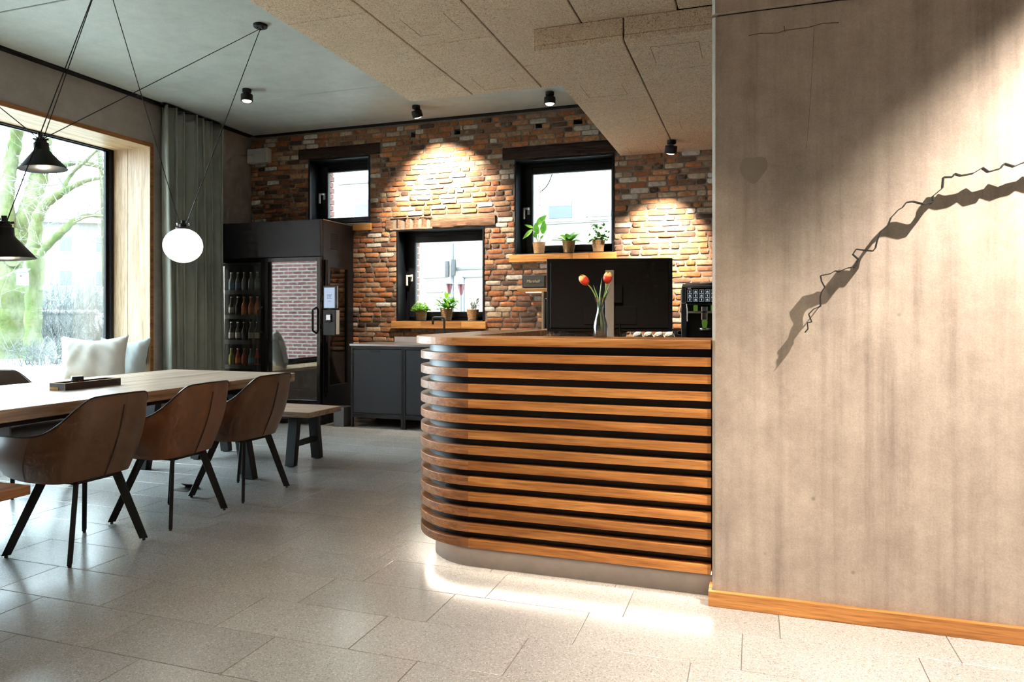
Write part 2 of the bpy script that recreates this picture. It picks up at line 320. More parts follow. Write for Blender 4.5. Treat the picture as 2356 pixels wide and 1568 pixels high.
M = dict(
    floor=m_floor(), brick=m_brick(), woodwool=m_woodwool(), weave=m_weave(), bark=m_bark(), brickface=m_brickface(), tulip=m_tulip(),
    grout=plain('grout', C(96, 90, 84), 0.9), mortar=plain('lime_mortar', C(126, 114, 102), 0.95, var=0.2, scale=30, bump=0.5),
    conc_wall=concrete('board_concrete', C(118, 104, 93), C(154, 140, 127), C(184, 170, 156), 0.58, 0.72, 2, 0.45, 0.10),
    conc_left=concrete('grey_concrete', C(134, 124, 116), C(162, 151, 142), C(180, 169, 160), 0.16, 0.75, 1, 0.15),
    conc_ceil=concrete('ceiling_concrete', C(172, 180, 174), C(198, 205, 199), C(214, 219, 214), 0.14, 0.48, 0, 0.1, 0.06),
    patch=plain('filler_patch', C(140, 128, 116), 0.7, var=0.1), plaster=plain('white_plaster', C(205, 200, 192), 0.9),
    oak_x=wood('oak', C(120, 74, 34), C(168, 112, 58), C(196, 140, 80), 0), oak_y=wood('oak_long', C(120, 74, 34), C(168, 112, 58), C(196, 140, 80), 1),
    oak_z=wood('oak_upright', C(170, 142, 110), C(208, 182, 150), C(228, 206, 178), 2), oak_head=wood('oak_pale', C(170, 136, 98), C(206, 174, 134), C(226, 198, 160), 1),
    oak_edge=wood('oak_edge', C(110, 66, 30), C(150, 94, 46), C(176, 116, 62), 1), oak_bright=wood('oak_sill', C(176, 118, 60), C(208, 150, 86), C(226, 174, 112), 0),
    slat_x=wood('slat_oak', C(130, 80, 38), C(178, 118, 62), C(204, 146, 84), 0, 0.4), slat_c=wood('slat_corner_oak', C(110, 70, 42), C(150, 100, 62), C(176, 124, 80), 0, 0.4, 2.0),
    table=wood('table_wood', C(120, 102, 90), C(168, 148, 132), C(194, 174, 158), 1, 0.3), bench=wood('bench_wood', C(116, 96, 82), C(156, 132, 114), C(182, 158, 138), 0, 0.4),
    bench_warm=wood('bench_wood_warm', C(124, 80, 46), C(172, 118, 72), C(196, 142, 94), 0, 0.42),
    beam=wood('old_beam', C(34, 24, 20), C(58, 42, 34), C(84, 64, 52), 0, 0.9, 2.0, 0.6), beam_worn=wood('worn_beam', C(70, 50, 38), C(112, 86, 68), C(150, 122, 100), 0, 0.9, 2.5, 0.8),
    black=plain('black_steel', C(18, 18, 20), 0.45, 0.2), blackp=plain('black_powdercoat', C(20, 21, 25), 0.45), blackg=plain('black_gloss', C(12, 12, 13), 0.16), matte=plain('matte_black', C(16, 16, 17), 0.7),
    anthra=plain('anthracite_board', C(26, 27, 33), 0.5, var=0.05), lining=plain('black_aluminium', C(26, 28, 32), 0.32, 0.4), core=plain('dark_panel', C(26, 27, 34), 0.42, var=0.05),
    plinth=plain('grey_plinth', C(104, 95, 88), 0.42), steel=plain('stainless', C(190, 190, 190), 0.28, 1.0, var=0.05), chrome=plain('chrome', C(225, 225, 225), 0.12, 1.0, var=0.02),
    silver=plain('silver_paint', C(214, 206, 198), 0.4, 0.15, var=0.04), gap=plain('shadow_gap', C(8, 8, 8), 0.9), box_grey=plain('grey_box', C(92, 92, 92), 0.6),
    white=plain('white_plastic', C(200, 198, 194), 0.5, var=0.03), ceramic=plain('cup_ceramic', C(160, 156, 148), 0.3, var=0.04),
    leather=m_leather('brown_leather', C(84, 56, 36), C(112, 76, 50)), leather2=m_leather('cognac_leather', C(104, 62, 34), C(136, 84, 48)), leather3=m_leather('dark_leather', C(58, 46, 40), C(78, 64, 56)),
    piping=plain('piping', C(40, 28, 22), 0.6), cushion=m_fabric('cushion_linen', C(206, 206, 200), C(222, 222, 216)), cushion2=m_fabric('cushion_grey', C(160, 168, 168), C(184, 190, 190)),
    curtain=m_fabric('curtain_wool', C(132, 136, 126), C(150, 153, 143), 300),
    glass=glass('window_glass', (0.97, 0.985, 0.98, 1), 0.02, 0, 0.5), fglass=glass('cooler_glass', (0.88, 0.89, 0.9, 1), 0.13, 0.0, 0.5), sglass=glass('side_glass', (0.3, 0.3, 0.32, 1), 0.12, 0.02, 0.5),
    leaf=plain('leaf_green', C(74, 132, 44), 0.45, var=0.3, scale=20), leaf2=plain('leaf_fresh', C(112, 160, 58), 0.5, var=0.3, scale=20), leafp=plain('lavender_green', C(120, 126, 116), 0.7, var=0.3), lav=plain('lavender_bloom', C(96, 84, 120), 0.8),
    stem=plain('stem_green', C(132, 156, 84), 0.5, var=0.2), soil=plain('potting_soil', C(44, 32, 24), 0.95, var=0.4, scale=60),
    globe=emit('globe_glow', (1.0, 0.93, 0.84, 1), 3.6), lens=emit('lamp_lens', (1.0, 0.92, 0.8, 1), 7.0), shade_in=plain('white_enamel', C(235, 230, 222), 0.4), bulb=emit('bulb_glow', (1.0, 0.82, 0.62, 1), 14.0),
    led=emit('led_warm', (1.0, 0.87, 0.72, 1), 40.0), led2=emit('led_shelf', (1.0, 0.84, 0.66, 1), 9.0), ledc=emit('added_cooler_led', (1.0, 0.95, 0.88, 1), 30.0),
    screen=emit('screen_blue', C(196, 214, 240), 0.9), screen_w=emit('screen_white', C(236, 240, 240), 0.95), icon=emit('icon_glow', C(200, 214, 220), 0.7), limeglow=emit('lime_glow', C(110, 150, 60), 0.45), screen_ink=plain('screen_ink', C(150, 168, 196), 0.4),
    gold=plain('brass', C(206, 160, 70), 0.35, 0.7), grille=plain('speaker_cloth', C(92, 92, 88), 0.9, var=0.25, scale=200), spk=plain('speaker_case', C(44, 38, 34), 0.6),
    darkwood=plain('tray_stain', C(46, 32, 28), 0.5, var=0.2), palewood=plain('tray_edge', C(206, 160, 110), 0.5),
    ground=plain('pale_gravel', C(150, 150, 146), 0.95, var=0.06, scale=3), render=plain('white_render', C(132, 122, 112), 0.9, var=0.03, scale=1), twig=plain('pale_twig', C(92, 94, 84), 0.9, var=0.15),
    twig2=plain('grey_twig', C(62, 64, 62), 0.9, var=0.15), opane=plain('far_pane', C(30, 36, 44), 0.4), oframe=plain('far_frame', C(112, 113, 113), 0.6), greyline=plain('grey_metal', C(56, 58, 62), 0.6),
    red=plain('red_glass', C(70, 18, 24), 0.4), pale_wall=plain('pale_facade', C(78, 78, 76), 0.9), roof=plain('roof_grey', C(150, 150, 150), 0.9),
    amber=plain('amber_drink', C(200, 104, 30), 0.25), green_b=plain('green_bottle', C(40, 70, 36), 0.15), brown_b=plain('brown_bottle', C(44, 26, 18), 0.15), clear_b=plain('clear_bottle', C(120, 128, 130), 0.12), lab_w=plain('bottle_label', C(214, 210, 196), 0.6), lab_b=plain('blue_label', C(130, 160, 176), 0.6), lab_o=plain('orange_label', C(214, 120, 40), 0.6), redb=plain('red_drink', C(190, 60, 30), 0.2), lime_b=plain('lime_drink', C(150, 160, 50), 0.2), lab_d=plain('black_label', C(24, 24, 24), 0.5),
)
def m_leaf(name, c, c2):
    t = NT(name); v = t.coords('Object', jitter=True)
    col = t.ramp(t.noise(v, 22, 4), [(0.3, c), (0.7, c2)])
    a = t.n('BsdfPrincipled', {'Base Color': col, 'Roughness': 0.42}).outputs[0]; b = t.n('BsdfTranslucent', {'Color': col}).outputs[0]
    return t.end(t.n('MixShader', {0: 0.42, 1: a, 2: b}).outputs[0])
M['leaf'] = m_leaf('leaf_green', C(58, 116, 30), C(98, 158, 52)); M['leaf2'] = m_leaf('leaf_fresh', C(100, 158, 44), C(146, 196, 76))
M['vglass'] = glass('vase_glass', (0.93, 0.95, 0.95, 1), 0.05, 0.0, 0.85)

# ================================================================== THE SETTING
YB = 7.30      # brick wall face
XW = -5.88     # window wall face
ZC = 3.39      # concrete ceiling
TP = 0.294     # tile row pitch
# ---- floor: grout bed, tiles of 0.587 x 0.294 in a wild running bond
floor = struct(bx(-6.4, 3.4, -3.4, 7.74, -0.12, -0.0025).build('floor', M['grout']))
def tile_mesh(w, d):
    mb = MB(); e = 0.0012
    x, y = w / 2, d / 2
    mb.add([(-x, -y, -.004), (x, -y, -.004), (x, y, -.004), (-x, y, -.004), (-x, -y, -e), (x, -y, -e), (x, y, -e), (-x, y, -e),
            (-x + e, -y + e, 0), (x - e, -y + e, 0), (x - e, y - e, 0), (-x + e, y - e, 0)],
           [(0, 1, 5, 4), (1, 2, 6, 5), (2, 3, 7, 6), (3, 0, 4, 7), (4, 5, 9, 8), (5, 6, 10, 9), (6, 7, 11, 10), (7, 4, 8, 11), (8, 9, 10, 11)])
    return mb
TL = 0.587; GAP = 0.0026
full_tile = None
offs = {0: -1.38, 1: -2.975, 2: -1.667, -1: -1.69}
rg = random.Random(3)
x_lo, x_hi = XW, 2.3
for row in range(-3, 18):
    y0 = 2.235 + row * TP; y1 = y0 + TP
    if y1 > YB: y1 = YB
    if y1 - y0 < .03: continue
    off = offs.get(row, rg.uniform(-TL, 0)) % TL
    k = math.floor((x_lo - off) / TL)
    while off + k * TL < x_hi:
        a = max(x_lo, off + k * TL); b = min(x_hi, off + (k + 1) * TL); k += 1
        if b - a < .02: continue
        # leave out what lies wholly under the fridge / behind the wall
        if y0 > 3.4 and a > -0.1: continue
        c = ((a + b) / 2, (y0 + y1) / 2, 0)
        if abs(b - a - TL) < 1e-4 and abs(y1 - y0 - TP) < 1e-4:
            if full_tile is None:
                o = tile_mesh(TL - GAP, TP - GAP).build('tile', M['floor'], floor, loc=c); full_tile = o.data
            else:
                o = bpy.data.objects.new('tile', full_tile); COL.objects.link(o); o.parent = floor; o.location = c
        else:
            tile_mesh(b - a - GAP, y1 - y0 - GAP).build('tile', M['floor'], floor, loc=c)
yn = 2.235 - 3 * TP
MB().box(-6.3, 3.3, -3.3, yn - .002, -.004, 0).box(2.302, 3.3, yn, 3.06, -.004, 0).box(-.08, 3.3, 3.42, YB, -.004, 0).build('terrazzo_field', M['floor'], floor)

def holed(mb, ranges_a, ranges_b, holes, put):
    """tile the rectangle with cells split at hole edges, leaving out the cells in holes"""
    A = sorted({ranges_a[0], ranges_a[1], *[h[0] for h in holes], *[h[1] for h in holes]}); B = sorted({ranges_b[0], ranges_b[1], *[h[2] for h in holes], *[h[3] for h in holes]})
    for i in range(len(A) - 1):
        for j in range(len(B) - 1):
            ca, cb = (A[i] + A[i + 1]) / 2, (B[j] + B[j + 1]) / 2
            if any(h[0] < ca < h[1] and h[2] < cb < h[3] for h in holes): continue
            put(mb, A[i], A[i + 1], B[j], B[j + 1])
    return mb

# ---- concrete ceiling: three precast slabs, open joints
ceiling = struct(bx(-6.4, 3.4, -3.4, 7.76, ZC + .02, ZC + .25).build('ceiling', M['gap']))
for a, b in ((-3.4, 1.34), (1.34, 3.70), (3.70, 6.06), (6.06, 7.30)):
    bx(-5.80, 3.4, a + .006, b - .006, ZC, ZC + .03).build('precast_slab', M['conc_ceil'], ceiling, bevel=.006)
struct(bx(XW, -5.80, -3.4, 7.25, ZC - .012, ZC + .03).build('trim_1', M['gap']))
struct(bx(-5.80, 1.2, 7.24, 7.31, ZC - .012, ZC + .02).build('trim_2', M['gap']))

# ---- window wall (left), concrete, with the deep picture window
WY0, WY1, WZ0, WZ1 = 1.70, 5.783, 0.44, 2.967
wl = holed(MB(), (-3.4, 7.76), (0, ZC + .05), [(WY0, WY1, WZ0, WZ1)], lambda m, a, b, c, d: m.box(-6.45, XW, a, b, c, d))
struct(wl.build('wall_left', M['conc_left']))
win1 = sroot('window_1')
T = .04
bx(-6.36, XW + .008, WY0, WY1, WZ1 - T, WZ1).build('head_board', M['oak_edge'], win1, bevel=.002)
for a, b in ((-6.36, -6.172), (-6.168, XW + .006)):
    bx(a, b, WY1 - T - .004, WY1 - T, WZ0 + T, WZ1 - T).build('jamb_board', M['oak_z'], win1, bevel=.0015)
    bx(a, b, WY0 + T, WY1 - T - .004, WZ1 - T - .004, WZ1 - T).build('soffit_board', M['oak_head'], win1, bevel=.0015)
bx(-6.36, XW + .008, WY1 - T, WY1, WZ0, WZ1 - T).build('jamb_edge', M['oak_edge'], win1, bevel=.002)
bx(-6.36, XW + .008, WY0, WY0 + T, WZ0, WZ1 - T).build('jamb_edge', M['oak_edge'], win1, bevel=.002)
bx(-6.36, XW + .03, WY0, WY1 - T, WZ0, WZ0 + T).build('seat_board', M['oak_head'], win1, bevel=.003)
f = .05; mb = MB()
for (x0, x1, g) in ((-6.43, -6.36, f), (-6.415, -6.385, f + .03)):
    mb.box(x0, x1, WY0, WY0 + g + T, WZ0, WZ1).box(x0, x1, WY1 - g - T, WY1, WZ0, WZ1).box(x0, x1, WY0 + g, WY1 - g, WZ0, WZ0 + g + T).box(x0, x1, WY0 + g, WY1 - g, WZ1 - T - g * .35, WZ1)
mb.build('window_frame', M['lining'], win1, bevel=.002)
bx(-6.405, -6.395, WY0 + .1, WY1 - .1, WZ0 + .05, WZ1 - .045).build('pane', M['glass'], win1)

# ---- brick wall (back) with three windows and putlog holes
wins = [('window_2', -5.05, -4.215, 2.26, 3.06), ('window_3', -3.87, -2.795, 1.125, 2.172), ('window_4', -2.445, -1.36, 1.845, 2.875)]
put = [(-3.69, -3.635, 3.215, 3.275), (-3.155, -3.085, 3.205, 3.265), (-2.21, -2.14, 3.195, 3.255), (-1.79, -1.70, 3.20, 3.255)]
lint = [(-5.186, -4.08, 3.06, 3.185), (-4.007, -2.669, 2.172, 2.305), (-2.579, -1.33, 2.875, 3.007)]
holes = [(a, b, c, d) for _, a, b, c, d in wins] + put
wb = holed(MB(), (-6.45, 1.3), (0, ZC + .05), holes, lambda m, a, b, c, d: m.box(a, b, YB + .0055, 7.74, c, d))
wall_back = struct(wb.build('wall_back', M['mortar'], fix=False))
for a, b, c, d in put:
    bx(a - .01, b + .01, 7.41, 7.43, c - .01, d + .01).build('hole_back', M['gap'], wall_back)
PAL = [(C(178, 116, 76), 5), (C(156, 102, 70), 5), (C(188, 136, 98), 4), (C(144, 102, 78), 5), (C(124, 94, 76), 4), (C(104, 82, 70), 3), (C(164, 134, 108), 3), (C(188, 166, 140), 2.2), (C(198, 185, 170), 2), (C(210, 203, 194), 1.4), (C(88, 70, 60), 1.5)]
rb = random.Random(11)
def brick_geo(x0, x1, z0, z1):
    """front of one worn brick: 5 x 3 grid, rounded edges, uneven face"""
    vs = []; fs = []; fy = YB - rb.uniform(0.0, 0.007); nu, nv = 5, 3
    us = [0, .07, .5, .93, 1]; vv = [0, .5, 1]
    sk = [rb.uniform(-.002, .002) for _ in range(4)]
    for j in range(nv):
        for i in range(nu):
            edge = (i in (0, nu - 1)) or (j in (0, nv - 1)); cor = (i in (0, nu - 1)) and (j in (0, nv - 1))
            x = x0 + (x1 - x0) * us[i]; z = z0 + (z1 - z0) * vv[j]
            jx = rb.uniform(-.0035, .0035) if edge else 0; jz = rb.uniform(-.003, .003) if edge else 0
            if cor: x += (.005 if i == 0 else -.005); z += (.004 if j == 0 else -.004)
            vs.append((x + jx, fy + (.0028 if edge else rb.uniform(-.0025, .0015)) + (.0015 if cor else 0), z + jz))
    fs = [(j * nu + i, j * nu + i + 1, (j + 1) * nu + i + 1, (j + 1) * nu + i) for j in range(nv - 1) for i in range(nu - 1)]
    rim = [0, 1, 2, 3, 4, 9, 14, 13, 12, 11, 10, 5]
    o = len(vs); vs += [(vs[k][0], YB + .016, vs[k][2]) for k in rim]
    n = len(rim); fs += [(rim[(q + 1) % n], rim[q], o + q, o + (q + 1) % n) for q in range(n)]
    return vs, fs
bricks = []
ZP = 0.0574; z = 0.78; row = 0
blocked = [(a - .0, b + .0, c, d) for a, b, c, d in holes + lint]
while z < ZC - .03:
    z1 = min(z + ZP - .013, ZC - .012)
    x = XW - rb.uniform(0, .2)
    while x < 0.15:
        L = rb.choice([.172, .176, .18, .168, .165, .184, .082, .088])
        a, b = max(x, XW + .004), x + L; x += L + rb.uniform(.011, .018)
        if b - a < .03: continue
        segs = [(a, b)]
        for h in blocked:
            if h[2] < z1 - .012 and h[3] > z + .012:
                new = []
                for s0, s1 in segs:
                    if h[1] <= s0 or h[0] >= s1: new.append((s0, s1)); continue
                    if h[0] - s0 > .03: new.append((s0, h[0] - .004))
                    if s1 - h[1] > .03: new.append((h[1] + .004, s1))
                segs = new
        for s0, s1 in segs:
            zz0 = z + rb.uniform(-.002, .002); bricks.append((s0, s1, zz0, z1 + rb.uniform(-.002, .002)))
    z += ZP; row += 1
def tint_mesh(name, vs, fs, cols):
    me = bpy.data.meshes.new(name); me.from_pydata(vs, [], fs)
    at_ = me.color_attributes.new('tint', 'FLOAT_COLOR', 'POINT'); at_.data.foreach_set('color', [q for c in cols for q in c])
    me.polygons.foreach_set('use_smooth', [True] * len(me.polygons)); me.set_sharp_from_angle(angle=R(50))
    me.materials.append(M['brick']); return me
def brick_tint(x, z):
    c = rb.choices([p[0] for p in PAL], [p[1] for p in PAL])[0]; k = rb.uniform(.85, 1.12)
    return (min(1, c[0] * k), min(1, c[1] * k), min(1, c[2] * k), 1)
def shows(b):
    px, py, d = proj(((b[0] + b[1]) / 2, YB, (b[2] + b[3]) / 2))
    if px > 1632 or px < 575 or py > 772: return 0
    if px < 818 and py > 500: return 0
    if b[0] > -1.3 and b[2] > 2.83: return 0
    if 1263 < px < 1548 and 600 < py < 765: return 0
    if (b[0] + b[1]) / 2 < -1.3 and py < 205 + (px < 1293) * 0: return 0
    return (b[1] - b[0]) * (b[3] - b[2]) / d / d
order = sorted(range(len(bricks)), key=lambda i: -shows(bricks[i]))
single = set(order[:300])
jv, jf, jc = [], [], []
for i, b in enumerate(bricks):
    vs, fs = brick_geo(*b); c = brick_tint(b[0], b[2])
    if i in single:
        cx, cz = (b[0] + b[1]) / 2, (b[2] + b[3]) / 2
        me = tint_mesh('brick', [(p[0] - cx, p[1] - YB, p[2] - cz) for p in vs], fs, [c] * len(vs))
        o = bpy.data.objects.new('brick', me); COL.objects.link(o); o.parent = wall_back; o.location = (cx, YB, cz)
    else:
        k = len(jv); jv += vs; jf += [tuple(q + k for q in f_) for f_ in fs]; jc += [c] * len(vs)
o = bpy.data.objects.new('brickwork', tint_mesh('brickwork', jv, jf, jc)); COL.objects.link(o); o.parent = wall_back; o['kind'] = 'stuff'

# lintels: old beams let into the brickwork
def beam(name, a, b, c, d, m, notch=False, seed=1):
    rr = random.Random(seed); nx = 26; rows = []
    zs = [0, .12, .5, .88, 1]
    def P(i, j):
        t = i / (nx - 1); x = a + (b - a) * t; zz = c + (d - c) * zs[j] + rr.uniform(-.002, .002)
        y = YB - .012 + rr.uniform(-.004, .004) + (.008 if j in (0, 4) else 0)
        if notch and 2 <= i <= 10 and j in (1, 2, 3) and i % 2 == 0: y += .03
        return Vector((x, y, zz))
    mb = MB().grid(P, nx, 5); mb.box(a, b, YB + .012, YB + .05, c + .002, d - .002)
    return struct(mb.build(name, m, smooth=30, fix=False))
beam('trim_3', *lint[0], M['beam'], seed=1); beam('trim_4', *lint[1], M['beam_worn'], True, seed=2); beam('trim_5', *lint[2], M['beam'], seed=3)

# windows in the brick wall: black lined reveal, frame, sash, pane, handle, oak sill
YG = 7.50
def small_window(name, x0, x1, z0, z1, sill, seed):
    w = sroot(name)
    t = .022; mb = MB()
    mb.box(x0, x0 + t, YB - .004, YG + .08, z0, z1).box(x1 - t, x1, YB - .004, YG + .08, z0, z1).box(x0 + t, x1 - t, YB - .004, YG + .08, z1 - t, z1).box(x0 + t, x1 - t, YB - .004, YG + .08, z0, z0 + .012)
    mb.build('reveal_lining', M['lining'], w, bevel=.002)
    a, b, c, d = x0 + t, x1 - t, z0 + .012, z1 - t
    def ring(mb, a, b, c, d, s, y0, y1):
        sl, sr, sb, st = s
        return mb.box(a, a + sl, y0, y1, c, d).box(b - sr, b, y0, y1, c, d).box(a + sl, b - sr, y0, y1, c, c + sb).box(a + sl, b - sr, y0, y1, d - st, d)
    ring(MB(), a, b, c, d, (.055, .02, .045, .05), YG, YG + .07).build('window_frame', M['lining'], w, bevel=.003)
    sa, sb_, sc_, sd = a + .045, b - .012, c + .035, d - .04
    ring(MB(), sa, sb_, sc_, sd, (.075, .03, .06, .065), YG - .018, YG + .05).build('sash', M['lining'], w, bevel=.004)
    ring(MB(), sa + .07, sb_ - .026, sc_ + .055, sd - .06, (.012, .008, .01, .012), YG - .012, YG + .03).build('glazing_bead', M['greyline'], w)
    bx(sa + .07, sb_ - .025, YG + .012, YG + .022, sc_ + .05, sd - .055).build('pane', M['glass'], w)
    hz = (z0 + z1) / 2 - .03; hx = sa + .035
    h = MB().box(hx - .014, hx + .014, YG - .026, YG - .018, hz - .03, hz + .05)
    h.tube([(hx, YG - .018, hz + .03), (hx, YG - .06, hz + .03)], .009, 10)
    h.box(hx - .05, hx + .008, YG - .068, YG - .054, hz + .02, hz + .042); h.box(hx - .05, hx - .03, YG - .068, YG - .054, hz - .08, hz + .03)
    h.build('handle', M['white'], w, bevel=.003)
    if sill:
        n = 3; xs = [x0 - .055, x0 - .055 + (x1 - x0 + .08) * random.Random(seed).uniform(.3, .5), x0 - .055 + (x1 - x0 + .08) * .75, x1 + .025]
        for i in range(3):
            bx(xs[i], xs[i + 1] - .0008, YB - .03, YG - .0, z0 - .078, z0 + .002).build('sill_board', M['oak_bright'], w, bevel=.002)
    # outside brick jamb seen through the pane
    zz = z0 - .05; k = 0
    while zz < z1 + .05:
        dx = .0 if k % 2 else .012
        bx(x0 - .06, x0 + .085 - dx, YG + .085, 7.73, zz, zz + .062).build('jamb_brick', M['jbrick'], w, bevel=.003); zz += .072; k += 1
    return w
M['logo'] = plain('logo_cream', C(226, 200, 150), 0.5, var=0.03)
M['jbrick'] = plain('jamb_brick_red', C(92, 60, 52), 0.9, var=0.25, scale=9)
for k, (n, a, b, c, d) in enumerate(wins):
    small_window(n, a, b, c, d, True, k)
w4 = bpy.data.objects['window_4']
for k, ch in enumerate('2732'):     # the number lettered down the pane
    text('numeral', ch, .062, M['greyline'], w4, Matrix.Translation((-2.225, YG + .010, 2.585 - k * .0565)) @ FACE_NEG_Y)

# ---- concrete wall at the right with chamfered end, darker upper lift
ch = .013; X0, YR = -0.163, 3.065
wr = MB().prism([(X0 + ch, YR), (3.3, YR), (3.3, YR + .25), (X0, YR + .25), (X0, YR + ch)], 0, 2.433)
wr.prism([(X0 + ch, YR - .018), (3.3, YR - .018), (3.3, YR + .25), (X0, YR + .25), (X0, YR)], 2.440, ZC + .02)
wr.box(X0 + .02, 3.3, YR + .012, YR + .24, 2.43, 2.445)
wall_right = struct(wr.build('wall_right', M['conc_wall']))
pt = on_y(1733, 388, YR)
pp = [(.046 * (1 + .16 * math.sin(2 * a + 1) + .1 * math.sin(3 * a)) * math.cos(a), .058 * (1 + .14 * math.sin(3 * a) + .1 * math.cos(2 * a)) * math.sin(a)) for a in [i * math.pi / 10 for i in range(20)]]
mb = MB(); n = len(pp); mb.add([(pt.x + x, YR - .0012, pt.z + z) for x, z in pp] + [(pt.x + x * 1.03, YR + .004, pt.z + z * 1.03) for x, z in pp], [tuple(range(n))] + [(i, (i + 1) % n, n + (i + 1) % n, n + i) for i in range(n)])
mb.build('filler_patch', M['patch'], wall_right)
M['crack'] = plain('crack_shadow', C(84, 70, 60), 0.9, var=0.3, scale=60)
def crack(pp_, w=.003):
    q = [on_y(a, b, YR) for a, b in pp_]
    for a, b in zip(q[:-1], q[1:]): MB().bar((a.x, YR, a.z), (b.x, YR, b.z), (0, 0, 1), w, .0012).build('crack', M['crack'], wall_right)
crack([(1722, 82), (1748, 77), (1790, 76), (1806, 70), (1860, 63), (1892, 54), (1930, 52)], .0035); crack([(1806, 74), (1804, 60)], .003); crack([(1873, 60), (1868, 170), (1862, 260), (1856, 340)], .0012)
bb = MB().prism([(X0 - .014, YR - .024), (3.3, YR - .024), (3.3, YR), (X0, YR), (X0, YR + .12), (X0 - .014, YR + .12)], 0, .062)
struct(bb.build('baseboard_right', M['oak_x'], bevel=.002))
# ---- walls out of view that close the room
struct(bx(1.2, 1.35, YR + .25, 7.32, 0, ZC + .05).build('wall_kitchen_side', M['plaster']))
struct(bx(-6.45, 3.4, -3.4, -3.2, 0, ZC + .05).build('wall_front', M['plaster']))
struct(bx(3.3, 3.5, -3.4, YR + .25, 0, ZC + .05).build('wall_side', M['plaster']))

# ---- wood wool acoustic ceiling: upper field, lower bulkhead
acoustic = struct(bx(-2.68, 1.15, -0.2, 5.31, 3.008, 3.04).build('acoustic_ceiling', M['gap']))
acoustic.name = 'ceiling_acoustic'
ZU, ZS = 2.968, 2.830; PL = 1.149; PW = .571
xe = [-2.697, -2.139, -1.560, -0.990, -0.417, 0.154, 0.725, 1.15]
def wpanel(x0, x1, y0, y1, z, parent, gx=.0045, gy=.002):
    return bx(x0 + gx, x1 - gx, y0 + gy, y1 - gy, z, z + .035).build('wood_wool_panel', M['woodwool'], parent, bevel=.004, seg=1)
for i in range(len(xe) - 1):
    ends = [5.335]; y = 4.824 if i % 2 == 0 else 4.243
    while y > -.2: ends.append(y); y -= PL
    ends.append(-.2)
    for a, b in zip(ends[1:], ends[:-1]):
        if xe[i] >= -1.30 and a > 4.2: continue
        if xe[i] > -1.0 and b > 4.25:
            b = 4.22
            if a > b - .05: continue
        x1 = xe[i + 1]
        wpanel(xe[i], x1, a, b, ZU, acoustic)
bulk = struct(bx(-1.285, 1.15, 4.25, 7.29, 2.868, 3.0).build('ceiling_bulkhead', M['gap']))
sx = [-1.298, -0.733, -0.165, 0.40, 1.15]
for i in range(4):
    ends = [4.222, 5.375, 6.52, 7.29] if i % 2 == 0 else [4.222, 4.822, 5.97, 7.12, 7.29]
    for a, b in zip(ends[:-1], ends[1:]): wpanel(sx[i], sx[i + 1], a, b, ZS, bulk)
    bx(sx[i] + .0045, sx[i + 1] - .0045, 4.222, 4.255, ZS + .036, 2.967).build('wood_wool_face', M['woodwool'], bulk, bevel=.003, seg=1)
def cut(pxs, z, parent, w=.0022):
    """hairline of a cut-out in a panel"""
    for (a, b), (c, d) in pxs:
        ra, rc = ray(a, b), ray(c, d)
        p = ra * ((z - CAMZ) / ra.z); q = rc * ((z - CAMZ) / rc.z)
        MB().bar((p.x, p.y, z), (q.x, q.y, z), (-(q.y - p.y), q.x - p.x, 0), w, .0012).build('cut_line', M['gap'], parent)
cut([((919, 44), (968, 83)), ((1020, 30), (1064, 70)), ((968, 83), (1010, 79)), ((1085, 181), (1116, 207)), ((1172, 174), (1186, 188)), ((1116, 207), (1190, 197))], ZU, acoustic)
cut([((1335, 197), (1356, 225)), ((1356, 225), (1444, 216)), ((1430, 195), (1444, 216)), ((1496, 108), (1510, 145)), ((1608, 95), (1616, 134)), ((1496, 108), (1608, 95)), ((1442, 339), (1453, 353)), ((1512, 335), (1521, 348)), ((1563, 278), (1569, 297))], ZS, bulk)

# ================================================================== RECEPTION COUNTER
ctr = thing('reception_counter', 'curved reception counter clad in horizontal oak slats over dark panels', 'counter', (0, 0, 0))
def lpath(o, xr=-.168, yend=4.80, n=14, width=None, inner=None):
    """outer line of the L at inset o from the slat face line; returns list from right end round the corner to the far end"""
    cx, cy, r = -1.262, 3.47, .388
    y = cy - r + o; x = cx - r + o
    pts = [(xr, y)] + [(cx + (r - o) * math.cos(a), cy + (r - o) * math.sin(a)) for a in [-math.pi / 2 - math.pi / 2 * i / n for i in range(n + 1)]] + [(x, yend)]
    return pts
YS = 3.47 - .388        # slat face line, 3.082
def ribbon(outer, inner, z0, z1):
    n = len(outer); P = outer + inner[::-1]; mb = MB(); m = len(P)
    vs = [(x, y, z0) for x, y in P] + [(x, y, z1) for x, y in P]; fs = []
    for i in range(n - 1):
        a, b, c, d = i, i + 1, m - 2 - i, m - 1 - i
        fs += [(d, c, b, a), (a + m, b + m, c + m, d + m)]
    fs += [(i, (i + 1) % m, (i + 1) % m + m, i + m) for i in range(m)]
    return mb.add(vs, fs)
top_o = lpath(-.022, -.168, 4.81, 18); 
xl = top_o[-1][0]
top_i = [(-.168, 3.395)] + [(-1.372 + .02, 3.395)] * 19 + [(-1.372 + .0, 4.81)]
top_i = [(-.168, 3.395)] + [(-1.372, 3.395 + .0) for _ in range(19)] + [(-1.372, 4.81)]
mb = MB(); poly = top_o + [(-1.372, 4.81), (-1.372, 3.395), (-.168, 3.395)]
mb.prism(poly, 1.057, 1.095); mb.build('countertop', M['oak_x'], ctr, bevel=.0025)
co = lpath(.045); ci = lpath(.26)
co2 = co; ribbon(co, lpath(.070), .10, 1.057).build('core_panel', M['core'], ctr, smooth=35)
MB().box(-1.405, -1.385, 3.39, 4.78, .0, 1.057).box(-1.39, -.168, 3.37, 3.385, .0, 1.057).build('inner_panel', M['oak_x'], ctr)
